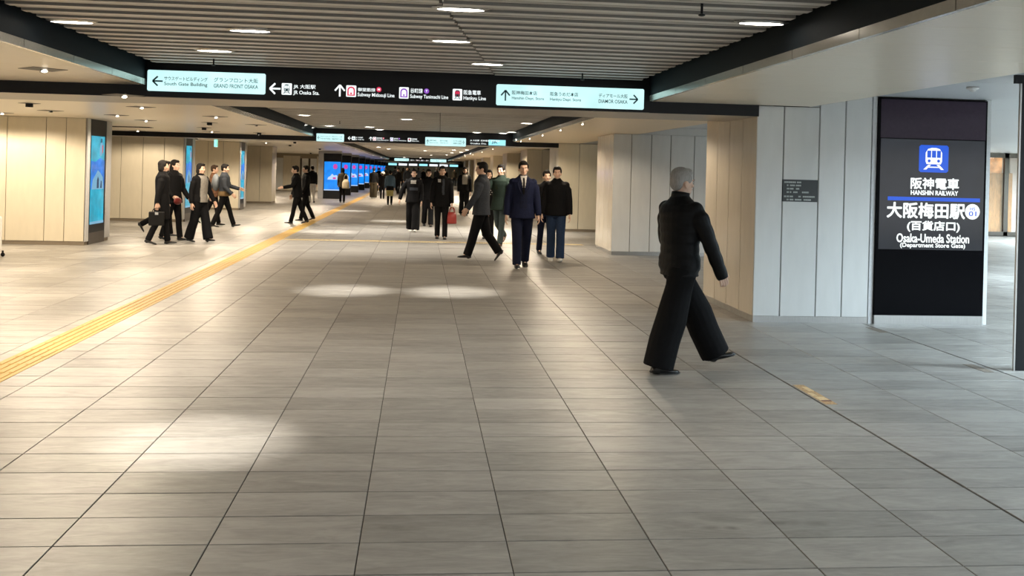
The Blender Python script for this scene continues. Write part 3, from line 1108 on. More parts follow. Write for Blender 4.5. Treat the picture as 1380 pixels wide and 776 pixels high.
# left pillars
Lp = pillar(-10.9, -6.28, 18.6, 20.0, ZS, [-10.9, -10.0, -9.1, -8.35, -7.72, -7.02, -6.66, -6.28], [], 1, M_CREAM, M_CREAM)
Lp['label'] = 'first left pillar of cream panels with a screen on its corridor side'
pillar(-10.9, -6.40, 26.5, 27.7, ZS, [-10.9, -9.5, -8.7, -8.05, -7.48, -6.92, -6.40], [], 1, M_CREAM, M_CREAM)
pillar(-10.9, -6.33, 34.1, 35.3, ZS, [-10.9, -9.5, -8.5, -7.95, -7.42, -6.9, -6.33], [], 1, M_CREAM, M_CREAM)
pillar(-7.25, -6.22, 40.7, 41.9, ZS, [-7.25, -6.72, -6.22], [40.7, 41.3, 41.9], 1, M_CREAM, M_CREAM)
for (x, y, d) in ((-6.28, 18.6, 1.4), (-6.40, 26.5, 1.2), (-6.33, 34.1, 1.2)):
    n_ = MB()
    n_.box(x - .02, x + .015, y, y + .16, .07, ZS)
    n_.box(x - .02, x + .015, y + d - .30, y + d, .07, ZS)
    n_.build('jamb', mat('grey_jamb', (.42, .42, .42), .4), [o for o in bpy.data.objects if o.name.startswith('pillar') and abs(o.data.vertices[1].co.x - (x - .02)) < .03 and abs(o.data.vertices[0].co.y - y) < .1][0])

# advertising screens on the corridor side of the left pillars
AQ = emit('advert_aqua', (.015, .32, .46), 1.0, var=.25)
AB = emit('advert_blue', (.02, .16, .55), 1.0, var=.3)
AW = emit('advert_pale', (.16, .36, .52), .9)
AD = emit('advert_dark', (.03, .06, .12), .8)
AR = emit('advert_red', (.55, .08, .10), .8)
for n, (x, y0, y1, lab) in enumerate(((-6.28, 18.78, 19.68, 'tall aqua advertising screen on the first left pillar'),
                                      (-6.40, 26.68, 27.38, 'aqua advertising screen on the second left pillar, behind the walkers'),
                                      (-6.33, 34.28, 34.98, 'narrow sliver of an aqua advertising screen on the third left pillar'))):
    t = thing('advert_screen', lab, 'screen', (x, y0, 0))
    d = y1 - y0
    box('frame', M_BLACK, -.02, .012, 0, d, .22, 2.395, t)

    def yz(mb, pts, lift, mi=0):
        mb.prism([(q[0] * d, q[1]) for q in pts], lambda a, z, k: (.014 + lift - k * .004, a, z), mi)

    b = MB()
    yz(b, [(.03, .38), (.88, .38), (.88, 2.08), (.03, 2.08)], .004, 0)
    dsp = b.build('display', [AQ], t)
    b = MB()
    yz(b, [(.03, 1.05), (.88, 1.05), (.88, 1.60), (.6, 1.66), (.3, 1.58), (.03, 1.6)], .008, 0)
    yz(b, [(.08, 1.05), (.84, 1.05), (.78, 1.28), (.62, 1.36), (.45, 1.42), (.30, 1.32), (.15, 1.24)], .010, 1)
    yz(b, [(.40, 1.07), (.52, 1.07), (.52, 1.24), (.46, 1.30), (.40, 1.22)], .012, 2)
    yz(b, [(.62, 1.07), (.72, 1.07), (.70, 1.20), (.65, 1.22)], .012, 2)
    yz(b, [(.56, 1.70), (.68, 1.70), (.74, 1.86), (.70, 1.97), (.60, 1.95), (.54, 1.82)], .010, 1)
    yz(b, [(.70, 1.74), (.76, 1.78), (.76, 1.92), (.69, 1.90)], .012, 3)
    yz(b, [(.60, 1.96), (.68, 1.96), (.69, 2.03), (.62, 2.04)], .012, 2)
    yz(b, [(.03, .38), (.88, .38), (.88, .43), (.03, .43)], .010, 1)
    split_build(b, 'picture', [AB, AW, AD, AR], dsp)
    box('base_plate', mat('dark_bronze', (.05, .042, .035), .4), -.02, .014, 0, d, .0, .22, t)

# row of blue screen columns along the left, each facing the viewer
DB = emit('screen_blue', (.004, .21, .78), 1.0, var=.2)
DP = emit('screen_pink', (.55, .05, .35), .9)
DW = emit('screen_cloud', (.45, .62, .92), .9)
orderw = ['nearest', 'second', 'third', 'fourth', 'fifth', 'sixth', 'seventh', 'eighth', 'ninth', 'farthest']
for k in range(10):
    y = 48.2 + 6.7 * k
    t = thing('screen_column', 'free-standing black column with a blue lit screen, %s of the row on the left' % orderw[k], 'screen', (-4.42, y, 0), 0, 'row of blue screen columns')
    box('side_cheek', mat('grey_cheek', (.33, .34, .36), .4), -.68, -.42, .0, .5, 0, 2.39, t)
    box('case', M_BLACK, -.42, .46, 0, .3, 0, 2.27, t)
    box('head_panel', mat('grey_cheek', (.33, .34, .36), .4), -.42, .46, .02, .3, 2.27, 2.39, t)
    d = box('display', DB, -.38, .42, -.008, 0, .42, 1.86, t)
    b = MB()
    poly_xz(b, disc(.16, 1.62, .11, 12, .13), -.012, .003, 0)
    poly_xz(b, [(-.22, .96), (.36, .96), (.33, 1.1), (.22, 1.2), (.1, 1.17), (.02, 1.26), (-.08, 1.14), (-.18, 1.08)], -.012, .003, 1)
    poly_xz(b, [(.05, .99), (.2, .99), (.2, 1.08), (.05, 1.08)], -.016, .003, 0)
    poly_xz(b, [(-.38, .42), (.42, .42), (.42, .47), (-.38, .47)], -.012, .003, 1)
    split_build(b, 'picture', [DP, DW], d)

# cream wall with narrow doorways closing the side aisle behind the screen columns
bw = struct(box('wall_aisle', mat('dim_wall', (.30, .25, .18), .6), -10.9, -5.6, 62, 62.2, 0, ZS))
for k in range(10):
    x = -10.9 + k * .53
    if k not in (3, 6, 7):
        panel_x(bw, M_CREAM, x, x + .53, 62.0, .05, 2.25)
    else:
        panel_x(bw, mat('dark_bronze', (.05, .042, .035), .4), x, x + .12, 62.0, .05, 2.1)
        panel_x(bw, M_WHITE, x + .12, x + .53, 62.0, .05, 2.1)

# ------------------------------------------------------------------ hall on the right: gate frame and shop window
t = thing('gate_frame', 'black metal gate frame with a header bar at the right edge', 'gate', (5.12, 7.7, 0))
box('post', M_BLACK, 0, .34, 0, .02, 0, 2.47, t)
box('post_edge', M_STEEL, -.014, 0, .0, .02, 0, 2.47, t)
box('header', M_BLACK, -.06, 2.6, .0, .03, 2.465, 2.54, t)
YS = 27.5
struct(box('wall_shop', mat('shop_wall', (.60, .56, .48), .5), 10, 20, YS + .1, YS + .3, 0, 2.95))
q = lambda px, py: at_y(px, py, YS)
zt0, zt1 = q(1360, 174).z, q(1360, 152).z
struct(box('trim_1', mat('white_trim', (.66, .67, .68), .3), 10, 20, YS - .9, YS + .1, zt0, 2.95))
t = thing('shop_window', 'dark framed shop window with warm wooden interior in the right hall', 'window', (0, YS, 0))
x0, x1, zt, zbm = q(1338, 206).x, 20, q(1360, 206).z, max(q(1360, 319).z, .02)
b = MB()
b.box(x0 - .5, x1 - .2, -.08, 0, zt - .16, zt)
b.box(x0 - .5, x1 - .2, -.08, 0, zbm, zbm + .12)
for px in (1354, 1392):
    xx = q(px, 260).x
    b.box(xx - .07, xx + .07, -.08, 0, zbm, zt)
b.build('window_frame', mat('dark_bronze', (.05, .042, .035), .4), t)
xm = q(1354, 260).x
box('wood_panel', mat('shop_wood', (.42, .20, .07), .5, var=.3, scale=(8, 8, 1)), x0 - .5, xm + .28, .06, .09, zbm + .1, zt - .62, t)
box('lit_back', emit('shop_glow', (1, .48, .18), .75, var=.5), x0 - .5, xm - .05, .085, .095, zbm + .1, zt - .1, t)
box('pale_panel', mat('shop_pink', (.62, .52, .48), .4), xm + .2, x1 - .3, .07, .095, zbm + .1, zt - .1, t)
gm = bpy.data.materials.new('window_glass')
gm.use_nodes = True
gn = gm.node_tree
g1 = gn.nodes.new('ShaderNodeBsdfTransparent')
g2 = gn.nodes.new('ShaderNodeBsdfGlossy')
g2.inputs['Roughness'].default_value = .05
g3 = gn.nodes.new('ShaderNodeMixShader')
g3.inputs[0].default_value = .10
gn.links.new(g1.outputs[0], g3.inputs[1])
gn.links.new(g2.outputs[0], g3.inputs[2])
gn.links.new(g3.outputs[0], gn.nodes['Material Output'].inputs[0])
box('pane', gm, x0 - .5, xm - .07, -.045, -.04, zbm + .12, zt - .16, t)
box('pane', gm, xm + .07, x1 - .2, -.045, -.04, zbm + .12, zt - .16, t)

# strip of worn wood-coloured tape on the floor beside the dark joint
p = [at_floor(*q_) for q_ in ((1072, 519), (1082, 519), (1125, 544), (1112, 545))]
t = thing('floor_tape', 'short worn brown tape stuck along the dark floor joint', 'tape', (2.955, 6.82, 0))
b = MB()
b.box(-.045, .045, -.31, .30, -.0005, .0018)
tp = b.build('strip', mat('tape_brown', (.42, .27, .13), .6, var=.35, scale=(12, 9, 4)), t)
b = MB()
for (x, y, a, c) in ((.0, -.14, .035, .05), (-.02, -.02, .02, .05), (.02, .16, .02, .07)):
    b.box(x - a, x + a, y - c, y + c, .0018, .0028)
b.build('worn_patch', mat('tape_pale', (.62, .47, .26), .6, var=.2), t)
b = MB(); b.box(-.03, .04, -.225, -.195, .0018, .003); b.build('red_mark', mat('tape_mark', (.10, .015, .015), .5), t)

# ------------------------------------------------------------------ people
SKIN = mat('skin', (.62, .40, .29), .5, var=.04)
SKIN2 = mat('skin_light', (.70, .48, .37), .5, var=.04)
HAIR = mat('hair_black', (.012, .010, .009), .7, var=.3, scale=(30, 30, 4), spec=.15)
HAIRB = mat('hair_brown', (.045, .026, .016), .7, var=.3, scale=(30, 30, 4), spec=.15)
HAIRG = mat('hair_grey', (.30, .29, .28), .5, var=.2, scale=(30, 30, 4))
EYEW, EYED = mat('eye_white', (.75, .73, .70), .3), mat('eye_dark', (.012, .009, .008), .25)
LIP = mat('lips', (.45, .18, .15), .5)


def cloth(name, col, rough=.8, bump=.25, bscale=40, var=.12):
    return mat(name, tuple(c * .75 for c in col), rough, 0, var, (8, 8, 8), bump, bscale, .12)


K_BLACK = cloth('cloth_black', (.007, .007, .008))
K_PUFFER = mat('cloth_puffer', (.0045, .005, .006), .5, 0, .1, (8, 8, 8), .2, 40, .15)
K_NAVY = cloth('cloth_navy', (.012, .016, .045))
K_NAVYT = cloth('cloth_navy_trousers', (.011, .014, .035))
K_JEANS = cloth('cloth_denim', (.025, .045, .095))
K_DENIM = cloth('cloth_denim_light', (.10, .17, .25))
K_GREY = cloth('cloth_grey', (.055, .062, .075))
K_GREYL = cloth('cloth_light_grey', (.33, .31, .28))
K_GREEN = cloth('cloth_green', (.022, .035, .026))
K_GREYG = cloth('cloth_grey_green', (.06, .08, .08))
K_WHITE = cloth('cloth_white', (.62, .60, .57))
K_BROWN = cloth('cloth_brown', (.20, .10, .055), var=.4)
K_OLIVE = cloth('cloth_olive', (.055, .045, .028))
K_TAN = cloth('cloth_tan', (.26, .17, .08))
K_YEL = cloth('cloth_khaki', (.45, .40, .16), var=.3)
K_SCARF = cloth('cloth_scarf', (.50, .47, .42))
K_SHOE = mat('shoe_black', (.01, .01, .01), .3)
K_SHOEW = mat('shoe_white', (.68, .67, .63), .5)
K_SHOEB = mat('shoe_brown', (.12, .06, .03), .5)
L_RED = mat('bag_red', (.30, .025, .02), .45)
L_BLK = mat('bag_black', (.007, .007, .007), .6, spec=.15)
L_BEIGE = mat('bag_beige', (.62, .55, .40), .6)

SCRATCH = bpy.data.objects.new('scratch', bpy.data.meshes.new('scratch'))


def fuse(mb, voxel, smooth=4, fac=.5):
    """voxel union of the collected solids, smoothed -> one continuous surface"""
    me = mb.mesh('t', [])
    o = bpy.data.objects.new('t', me)
    C.objects.link(o)
    r = o.modifiers.new('r', 'REMESH')
    r.mode = 'VOXEL'
    r.voxel_size = voxel
    r.use_smooth_shade = True
    s_ = o.modifiers.new('s', 'SMOOTH')
    s_.factor = fac
    s_.iterations = smooth
    dg = bpy.context.evaluated_depsgraph_get()
    out = bpy.data.meshes.new_from_object(o.evaluated_get(dg))
    bpy.data.objects.remove(o)
    bpy.data.meshes.remove(me)
    out.materials.clear()
    return out


def patch(me, test, lift, m, name, parent):
    """a piece of cloth that follows the surface of me where test(co, normal) holds"""
    vs, fs, idx = [], [], {}
    for p in me.polygons:
        if test(p.center, p.normal):
            f = []
            for i in p.vertices:
                if i not in idx:
                    idx[i] = len(vs)
                    v = me.vertices[i]
                    vs.append(v.co + v.normal * lift)
                f.append(idx[i])
            fs.append(f)
    if not fs:
        return None
    b = MB()
    b.add(vs, fs)
    return b.build(name, m, parent, True)


class Person:
    """one figure. local frame: x to its left-hand side negative / right positive, y forward, z up; feet on z = 0"""

    def __init__(s, label, at, height, heading, legs=((0, 0), (0, 0)), feet=(0, 0), arms=((0, 6, 8), (0, 6, 8)), bend=0, vox=.012,
                 top=K_BLACK, hem=.50, top_w=1., trousers=K_BLACK, leg_w=(.088, .062, .06), shoe=K_SHOE, hair='short', hair_m=HAIR, skin=SKIN,
                 head=(0, 0), build=1., puffer=False, skirt=None, heel=0., group=None, spread=1., collar=True, face=True, sleeve=1., hands=True, inw=(0, 0), twist=0):
        s.h, s.k, s.vox = height, height / 1.7, vox
        s.legs, s.feet, s.arms, s.bend, s.inw = legs, feet, arms, R(bend), inw
        s.bw = build
        s.tw = R(twist)
        k = s.k
        s.hip = Vector((0, 0, .515 * height))
        # feet first: the lowest sole decides how high the hips stand
        s.leg_pts = []
        for side, (fl, kn), ft in ((-1, legs[0], feet[0]), (1, legs[1], feet[1])):
            a = R(fl)
            hj = Vector((side * .085 * k * spread, 0, .50 * height))
            tl, sl = .245 * height, .215 * height
            d1 = Vector((0, math.sin(a), -math.cos(a)))
            b_ = R(fl - kn)
            d2 = Vector((0, math.sin(b_), -math.cos(b_)))
            knee = hj + d1 * tl
            ank = knee + d2 * sl
            p_ = R(ft)
            fd = Vector((0, math.cos(p_), -math.sin(p_)))
            un = Vector((0, -math.sin(p_), -math.cos(p_)))
            s.leg_pts.append((hj, knee, ank, fd, un))
        low = min(min((a_ + un * .075 * k + fd * .16 * k).z, (a_ + un * (.075 * k) - fd * .05 * k).z) for _, _, a_, fd, un in s.leg_pts)
        s.dz = -low
        s.e = thing('person', label, 'person', (at[0], at[1], 0), R(heading), group)
        s.legs_mesh(trousers, leg_w, shoe, skirt, heel)
        s.body(skin, head, face, hands)
        s.jacket(top, hem, top_w, puffer, collar, sleeve)
        s.hair(hair, hair_m)

    def T(s, p):
        """bend the upper body forward about the hips, then stand the figure on the floor"""
        p = Vector(p)
        if s.bend and p.z > s.hip.z - .02:
            q_ = p - s.hip
            c, n = math.cos(s.bend), math.sin(s.bend)
            p = s.hip + Vector((q_.x, q_.y * c + q_.z * n, q_.z * c - q_.y * n))
        if s.tw and p.z > s.hip.z - .02:
            p = Matrix.Rotation(s.tw, 3, 'Z') @ p
        return p + Vector((0, 0, s.dz))

    def ring(s, z, rx, ry, y=0., x=0.):
        k = s.k
        c = s.T((x * k, y * k, z * s.h))
        cb, sb = math.cos(s.bend), math.sin(s.bend)
        v = Vector((0, ry * k * cb, -ry * k * sb)) if z > .515 else Vector((0, ry * k, 0))
        u = Vector((rx * k * s.bw, 0, 0))
        if s.tw and z > .515:
            M_ = Matrix.Rotation(s.tw, 3, 'Z')
            u, v = M_ @ u, M_ @ v
        return (c, u, v)

    def arm_chain(s, i):
        side = (-1, 1)[i]
        f, a, e = (R(q_) for q_ in s.arms[i])
        k = s.k
        sh = Vector((side * .172 * k * s.bw, 0, .805 * s.h))
        up_ = Vector((side * math.sin(a), math.sin(f) * math.cos(a), -math.cos(f) * math.cos(a)))
        el = sh + up_ * .168 * s.h
        iw = R(s.inw[i])
        fo = Vector((side * (math.sin(a) * .5) - side * math.sin(iw), math.sin(f + e), -math.cos(f + e))).normalized()
        wr = el + fo * .148 * s.h
        a_, b_, c_ = s.T(sh), s.T(el), s.T(wr)
        return a_, b_, c_, (c_ - b_).normalized(), side

    def legs_mesh(s, m, lw, shoe, skirt, heel):
        k = s.k
        D = Vector((0, 0, s.dz))
        b = MB()
        b.loft([s.ring(.56, .145, .105), s.ring(.52, .165, .118, -.005), s.ring(.48, .172, .122, -.01), s.ring(.455, .15, .11, -.005)], 20)
        for (hj, kn, an, fd, un) in s.leg_pts:
            hem = an + (an - kn).normalized() * (.03 * k if lw[2] > .05 else 0)
            P = [hj + D + Vector((0, 0, .02 * k)), hj.lerp(kn, .35) + D, kn + D, kn.lerp(an, .45) + D + Vector((0, -.008 * k, 0)), hem + D]
            if skirt:
                continue
            b.tube(P, [lw[0] * k * 1.02, lw[0] * k * .95, lw[1] * k, (lw[1] * .55 + lw[2] * .45) * k, lw[2] * k], 16, flat=1.06, dome=False)
        if skirt:
            b.loft([s.ring(.48, .175, .13), s.ring(.42, .19, .15), s.ring(skirt[0] + .05, skirt[1], skirt[1] * .85), s.ring(skirt[0], skirt[1] * 1.03, skirt[1] * .88)], 20)
        me = fuse(b, max(s.vox, .009), 5)
        me.materials.append(m)
        s.tr = link('skirt' if skirt else 'trousers', me, s.e)
        for (hj, kn, an, fd, un) in s.leg_pts:
            b = MB()
            a = an + D
            g = a + un * .055 * k
            w_ = .047 * k
            hl = -fd * .035 * k
            b.loft([(g + hl - fd * .03 * k, Vector((w_ * .55, 0, 0)), un * .018 * k),
                    (g + hl - un * .012 * k, Vector((w_ * .85, 0, 0)), un * .036 * k),
                    (g + fd * .03 * k - un * .008 * k, Vector((w_ * .85, 0, 0)), un * .032 * k),
                    (g + fd * .09 * k + un * .002 * k, Vector((w_ * 1.02, 0, 0)), un * .022 * k),
                    (g + fd * .14 * k + un * .004 * k, Vector((w_ * .95, 0, 0)), un * .018 * k),
                    (g + fd * .175 * k + un * .006 * k, Vector((w_ * .5, 0, 0)), un * .012 * k)], 14)
            b.tube([a - un * .0 * k, g + hl * .5], [.043 * k, .042 * k], 12)
            me = fuse(b, max(s.vox * .6, .007), 3)
            me.materials.append(shoe)
            so = link('shoe', me, s.e)
            b = MB()
            if heel:
                c_ = g + hl - fd * .01 * k
                b.tube([c_ + un * .01, c_ + un * .022 * k], [.02 * k, .014 * k], 8, dome=False)
            q0 = g + un * .012 * k
            b.loft([(q0 + hl - fd * .035 * k, Vector((w_ * .5, 0, 0)), un * .008 * k), (q0 + hl, Vector((w_ * .95, 0, 0)), un * .008 * k), (q0 + fd * .09 * k + un * .003 * k, Vector((w_ * 1.08, 0, 0)), un * .008 * k),
                    (q0 + fd * .15 * k + un * .003 * k, Vector((w_ * .95, 0, 0)), un * .007 * k), (q0 + fd * .182 * k, Vector((w_ * .4, 0, 0)), un * .006 * k)], 14)
            b.build('sole', K_SHOEW if shoe is K_SHOEW else K_SHOE, so, True)

    def body(s, skin, head, face, hands):
        """head, neck, trunk, arms, hands and legs as one continuous skin"""
        k = s.k
        D = Vector((0, 0, s.dz))
        b = MB()
        b.loft([s.ring(.47, .135, .09), s.ring(.53, .145, .10), s.ring(.61, .118, .085), s.ring(.70, .13, .095), s.ring(.77, .145, .098), s.ring(.81, .15, .08), s.ring(.838, .085, .06, -.008), s.ring(.855, .056, .055, -.01)], 18)
        # neck and head
        yaw, pit = R(head[0]) + s.tw, R(head[1])
        nb = s.T((0, -.012 * k, .84 * s.h))
        hc = s.T((0, .012 * k, .928 * s.h))
        b.tube([nb, s.T((0, .0, .885 * s.h))], [.056 * k, .052 * k], 14)
        rot = Matrix.Rotation(yaw, 3, 'Z') @ Matrix.Rotation(-s.bend * .4 - pit, 3, 'X')
        s.hc, s.hrot = hc, rot
        E_ = lambda c, r, n=14, m=9: b.ell(hc + rot @ (Vector(c) * k), [q_ * k for q_ in r], n, m, rot)
        E_((0, -.012, .026), (.074, .092, .092), 18, 12)        # cranium
        E_((0, .022, -.02), (.062, .072, .085), 16, 12)          # face
        E_((0, .045, -.078), (.038, .04, .034))                  # chin
        E_((0, .088, -.022), (.013, .022, .028))                 # nose
        E_((0, .100, -.034), (.017, .014, .012))
        E_((0, .076, .016), (.052, .02, .012))                   # brow
        E_((0, .080, -.062), (.024, .014, .011))                 # mouth
        for q_ in (-1, 1):
            E_((q_ * .073, -.012, -.018), (.012, .024, .034))    # ears
            E_((q_ * .042, .062, -.030), (.02, .02, .018))       # cheeks
        # arms and hands
        s.hands = []
        for i in (0, 1):
            sh, el, wr, fo, side = s.arm_chain(i)
            sj = sh - Vector((side * .035 * k, 0, .012 * k))
            b.tube([sj, sh.lerp(el, .3), sh.lerp(el, .6), el, el.lerp(wr, .35), wr], [.042 * k, .042 * k, .040 * k, .035 * k, .034 * k, .024 * k], 12)
            if hands:
                s.hand(b, wr, fo, side)
            else:
                b.ell(wr + fo * .06 * k, (.035 * k, .03 * k, .06 * k), 10, 8)
            s.hands.append(wr + fo * .085 * k)
        for (hj, kn, an, fd, un) in s.leg_pts:
            b.tube([hj + D, hj.lerp(kn, .4) + D, kn + D, kn.lerp(an, .35) + D, an + D], [.075 * k, .07 * k, .048 * k, .046 * k, .034 * k], 12)
            b.tube([an + D, an + D + un * .04 * k + fd * .06 * k], [.032 * k, .022 * k], 8)
        me = fuse(b, s.vox * (.55 if hands else 1), 2, .4)
        me.materials.append(skin)
        s.skin = link('body', me, s.e)
        if face:
            for q_ in (-1, 1):
                e_ = MB()
                c = hc + rot @ (Vector((q_ * .031, .0775, -.004)) * k)
                e_.ell(c, (.0145 * k, .009 * k, .0085 * k), 12, 8, rot)
                eo = e_.build('eye', EYEW, s.skin, True)
                e_ = MB()
                c = hc + rot @ (Vector((q_ * .031, .0845, -.004)) * k)
                e_.ell(c, (.0068 * k, .003 * k, .0072 * k), 10, 6, rot)
                e_.ell(hc + rot @ (Vector((q_ * .032, .088, .019)) * k), (.02 * k, .006 * k, .0035 * k), 8, 6, rot)
                e_.build('iris_and_brow', EYED, s.skin, True)['kind'] = 'stuff'
            e_ = MB()
            e_.ell(hc + rot @ (Vector((0, .0925, -.0615)) * k), (.02 * k, .005 * k, .0055 * k), 10, 6, rot)
            e_.build('lips', LIP, s.skin, True)

    def hand(s, b, wr, fo, side):
        k = s.k
        w_ = Vector((0, 1, 0)) - fo * fo.y                       # across the palm, thumb side
        if w_.length < .2:
            w_ = Vector((0, 0, 1)) - fo * fo.z
        w_.normalize()
        pn = fo.cross(w_)
        if pn.x * side > 0:
            pn = -pn                                             # palm faces the body
        b.loft([(wr - fo * .01 * k, w_ * .024 * k, pn * .018 * k), (wr + fo * .03 * k, w_ * .033 * k, pn * .016 * k), (wr + fo * .06 * k, w_ * .039 * k, pn * .015 * k), (wr + fo * .088 * k, w_ * .037 * k, pn * .012 * k)], 12)
        for o_, L in ((.029, .066), (.010, .076), (-.010, .07), (-.029, .055)):
            p0 = wr + fo * .075 * k + w_ * o_ * k
            P = [p0, p0 + fo * .02 * k]
            a = .25
            for seg in (.42, .33, .25):
                d = fo * math.cos(a) + pn * math.sin(a) + w_ * o_ * 1.2
                P.append(P[-1] + d.normalized() * L * seg * k)
                a += .38
            b.tube(P, [.0095 * k, .0095 * k, .009 * k, .0085 * k, .0072 * k], 8, ref=w_)
        t0 = wr + fo * .025 * k + w_ * .024 * k
        d = (fo * .72 + w_ * .6 + pn * .35).normalized()
        t1 = t0 + d * .035 * k
        t2 = t1 + (fo * .9 + w_ * .3 + pn * .3).normalized() * .03 * k
        t3 = t2 + (fo * .95 + pn * .35).normalized() * .022 * k
        b.tube([t0, t1, t2, t3], [.015 * k, .012 * k, .010 * k, .0085 * k], 8, ref=w_)

    def jacket(s, m, hem, tw, puffer, collar, sleeve):
        k = s.k
        b = MB()
        t = tw
        rings = []
        if hem < .47:
            rings += [s.ring(hem, .185 * t * 1.06, .135 * t * 1.06), s.ring((hem + .5) / 2, .19 * t, .14 * t)]
        else:
            rings += [s.ring(hem, .178 * t, .13 * t)]
        rings += [s.ring(.53, .178 * t, .13 * t), s.ring(.60, .155 * t, .12 * t), s.ring(.68, .165 * t, .125 * t), s.ring(.755, .178 * t, .13 * t), s.ring(.80, .186 * t, .12 * t), s.ring(.828, .150, .104, -.004), s.ring(.846, .100, .088, -.007), s.ring(.862, .074, .074, -.008)]
        if collar:
            rings.append(s.ring(.872, .068, .068, -.01))
        rings = [r_ for i, r_ in enumerate(rings) if i == 0 or r_[0].z > rings[i - 1][0].z + .002]
        if puffer:
            fine = []
            n = 46
            for q_ in range(n + 1):
                x = q_ / n * (len(rings) - 1)
                i = min(int(x), len(rings) - 2)
                f = x - i
                c, u, v = (rings[i][j].lerp(rings[i + 1][j], f) for j in range(3))
                g = 1 + .07 * abs(math.sin(c.z / k * PI / .075)) if c.z < s.T((0, 0, .82 * s.h)).z else 1
                fine.append((c, u * g, v * g))
            rings = fine
        b.loft(rings, 24)
        for i in (0, 1):
            sh, el, wr, fo, side = s.arm_chain(i)
            cuff = wr + fo * ((.08 if puffer else .01) * k)
            if sleeve < 1:
                cuff = el.lerp(wr, .2)
            P = [sh - Vector((side * .035 * k, 0, .008 * k)), sh.lerp(el, .35), el, el.lerp(cuff, .5), cuff]
            rad = [.056 * k * t, .066 * k * t, .055 * k * t, .05 * k * t, .043 * k * t]
            if puffer:
                Pf, rf = [], []
                for q_ in range(31):
                    x = q_ / 30 * 4
                    j = min(int(x), 3)
                    f = x - j
                    Pf.append(P[j].lerp(P[j + 1], f))
                    rf.append((rad[j] * (1 - f) + rad[j + 1] * f) * (1 + .08 * abs(math.sin(q_ * PI / 5))))
                P, rad = Pf, rf
            b.tube(P, rad, 14, dome=False)
            b.ell(sh - Vector((side * .012 * k, 0, .012 * k)), (.062 * k * t, .066 * k * t, .060 * k * t), 14, 9)
        me = fuse(b, max(s.vox * .8, .0085), 3 if puffer else 5)
        me.materials.append(m)
        s.jk = link('jacket', me, s.e)

    def hair(s, kind, m):
        k, hc, rot = s.k, s.hc, s.hrot
        b = MB()
        E_ = lambda c, r, n=16, q_=10: b.ell(hc + rot @ (Vector(c) * k), [x * k for x in r], n, q_, rot)
        E_((0, -.022, .043), (.082, .094, .086))
        E_((0, .040, .082), (.06, .05, .036))
        E_((0, -.062, .0), (.070, .050, .075))
        for q_ in (-1, 1):
            E_((q_ * .066, .004, .03), (.018, .05, .045))
        if kind == 'bob':
            E_((0, -.05, -.05), (.084, .058, .085))
            for q_ in (-1, 1):
                E_((q_ * .07, -.03, -.035), (.02, .045, .085))
        if kind == 'long':
            E_((0, -.065, -.09), (.085, .05, .16))
            E_((0, -.075, -.20), (.078, .035, .13))
            for q_ in (-1, 1):
                E_((q_ * .07, -.035, -.06), (.02, .045, .12))
        if kind == 'bun':
            E_((0, -.115, .05), (.04, .04, .04))
        me = fuse(b, max(s.vox * .6, .008), 3)
        me.materials.append(m)
        s.hr = link('hair', me, s.e)


def chest(p, x0, x1, z0, z1, lift, m, name, src=None, wedge=False):
    """front panel of the top: a band or a V between heights given as shares of the figure's height"""
    me = (src or p.jk).data
    k = p.k

    def ok(c, n):
        z = (c.z - p.dz) / p.h
        if not (z0 < z < z1) or n.y < .15:
            return False
        f = (z - z0) / (z1 - z0) if wedge else 1
        return x0 * f * k < c.x < x1 * f * k
    return patch(me, ok, lift, m, name, p.e)


def pix(px, py):
    q_ = at_floor(px, py)
    return (q_.x, q_.y)


# the woman crossing on the right, nearest of all
p1 = Person('grey-haired person in black quilted jacket and wide black trousers striding right, nearest the viewer', (2.13, 7.62), 1.68, -84,
            legs=((29, 3), (-13, 2)), feet=(-12, 2), arms=((8, 9, 12), (16, 17, 6)), twist=22, vox=.0085, top=K_PUFFER, hem=.475, top_w=1.1, puffer=True,
            leg_w=(.112, .122, .120), hair='short', hair_m=HAIRG, head=(-6, 0), skin=SKIN2)
b = MB()
b.tube([p1.T((0, -.012, .846 * p1.h)), p1.T((0, -.004, .878 * p1.h))], [.078 * p1.k, .074 * p1.k], 20, dome=False)
b.build('collar', K_PUFFER, p1.e, True)

# the man in the navy suit
p2 = Person('man in navy three-piece suit, white shirt and dark tie walking to the viewer', pix(702, 361), 1.77, 180,
            legs=((-12, 14), (13, 3)), feet=(20, -6), arms=((4, 11, 10), (-2, 12, 8)), vox=.009, top=K_NAVY, hem=.46, top_w=1.1, trousers=K_NAVYT, leg_w=(.10, .078, .07))
sv = chest(p2, -.055, .055, .70, .86, .004, K_WHITE, 'shirt_front', wedge=True)
chest(p2, -.016, .016, .685, .838, .010, K_BLACK, 'tie')
chest(p2, -.06, .06, .56, .72, .003, K_NAVYT, 'waistcoat')
for q_ in (-1, 1):
    b = MB()
    k_ = p2.k
    zz = lambda z: p2.T((0, 0, z * p2.h)).z
    pts = [(q_ * .060, .100, zz(.845)), (q_ * .095, .118, zz(.80)), (q_ * .080, .140, zz(.745)), (q_ * .018, .150, zz(.675)), (q_ * .035, .147, zz(.74))]
    b.add([Vector((x * k_, y * k_, z)) for x, y, z in pts], [(0, 1, 2, 3, 4)] if q_ < 0 else [(4, 3, 2, 1, 0)])
    b.build('lapel', K_NAVYT, p2.e)

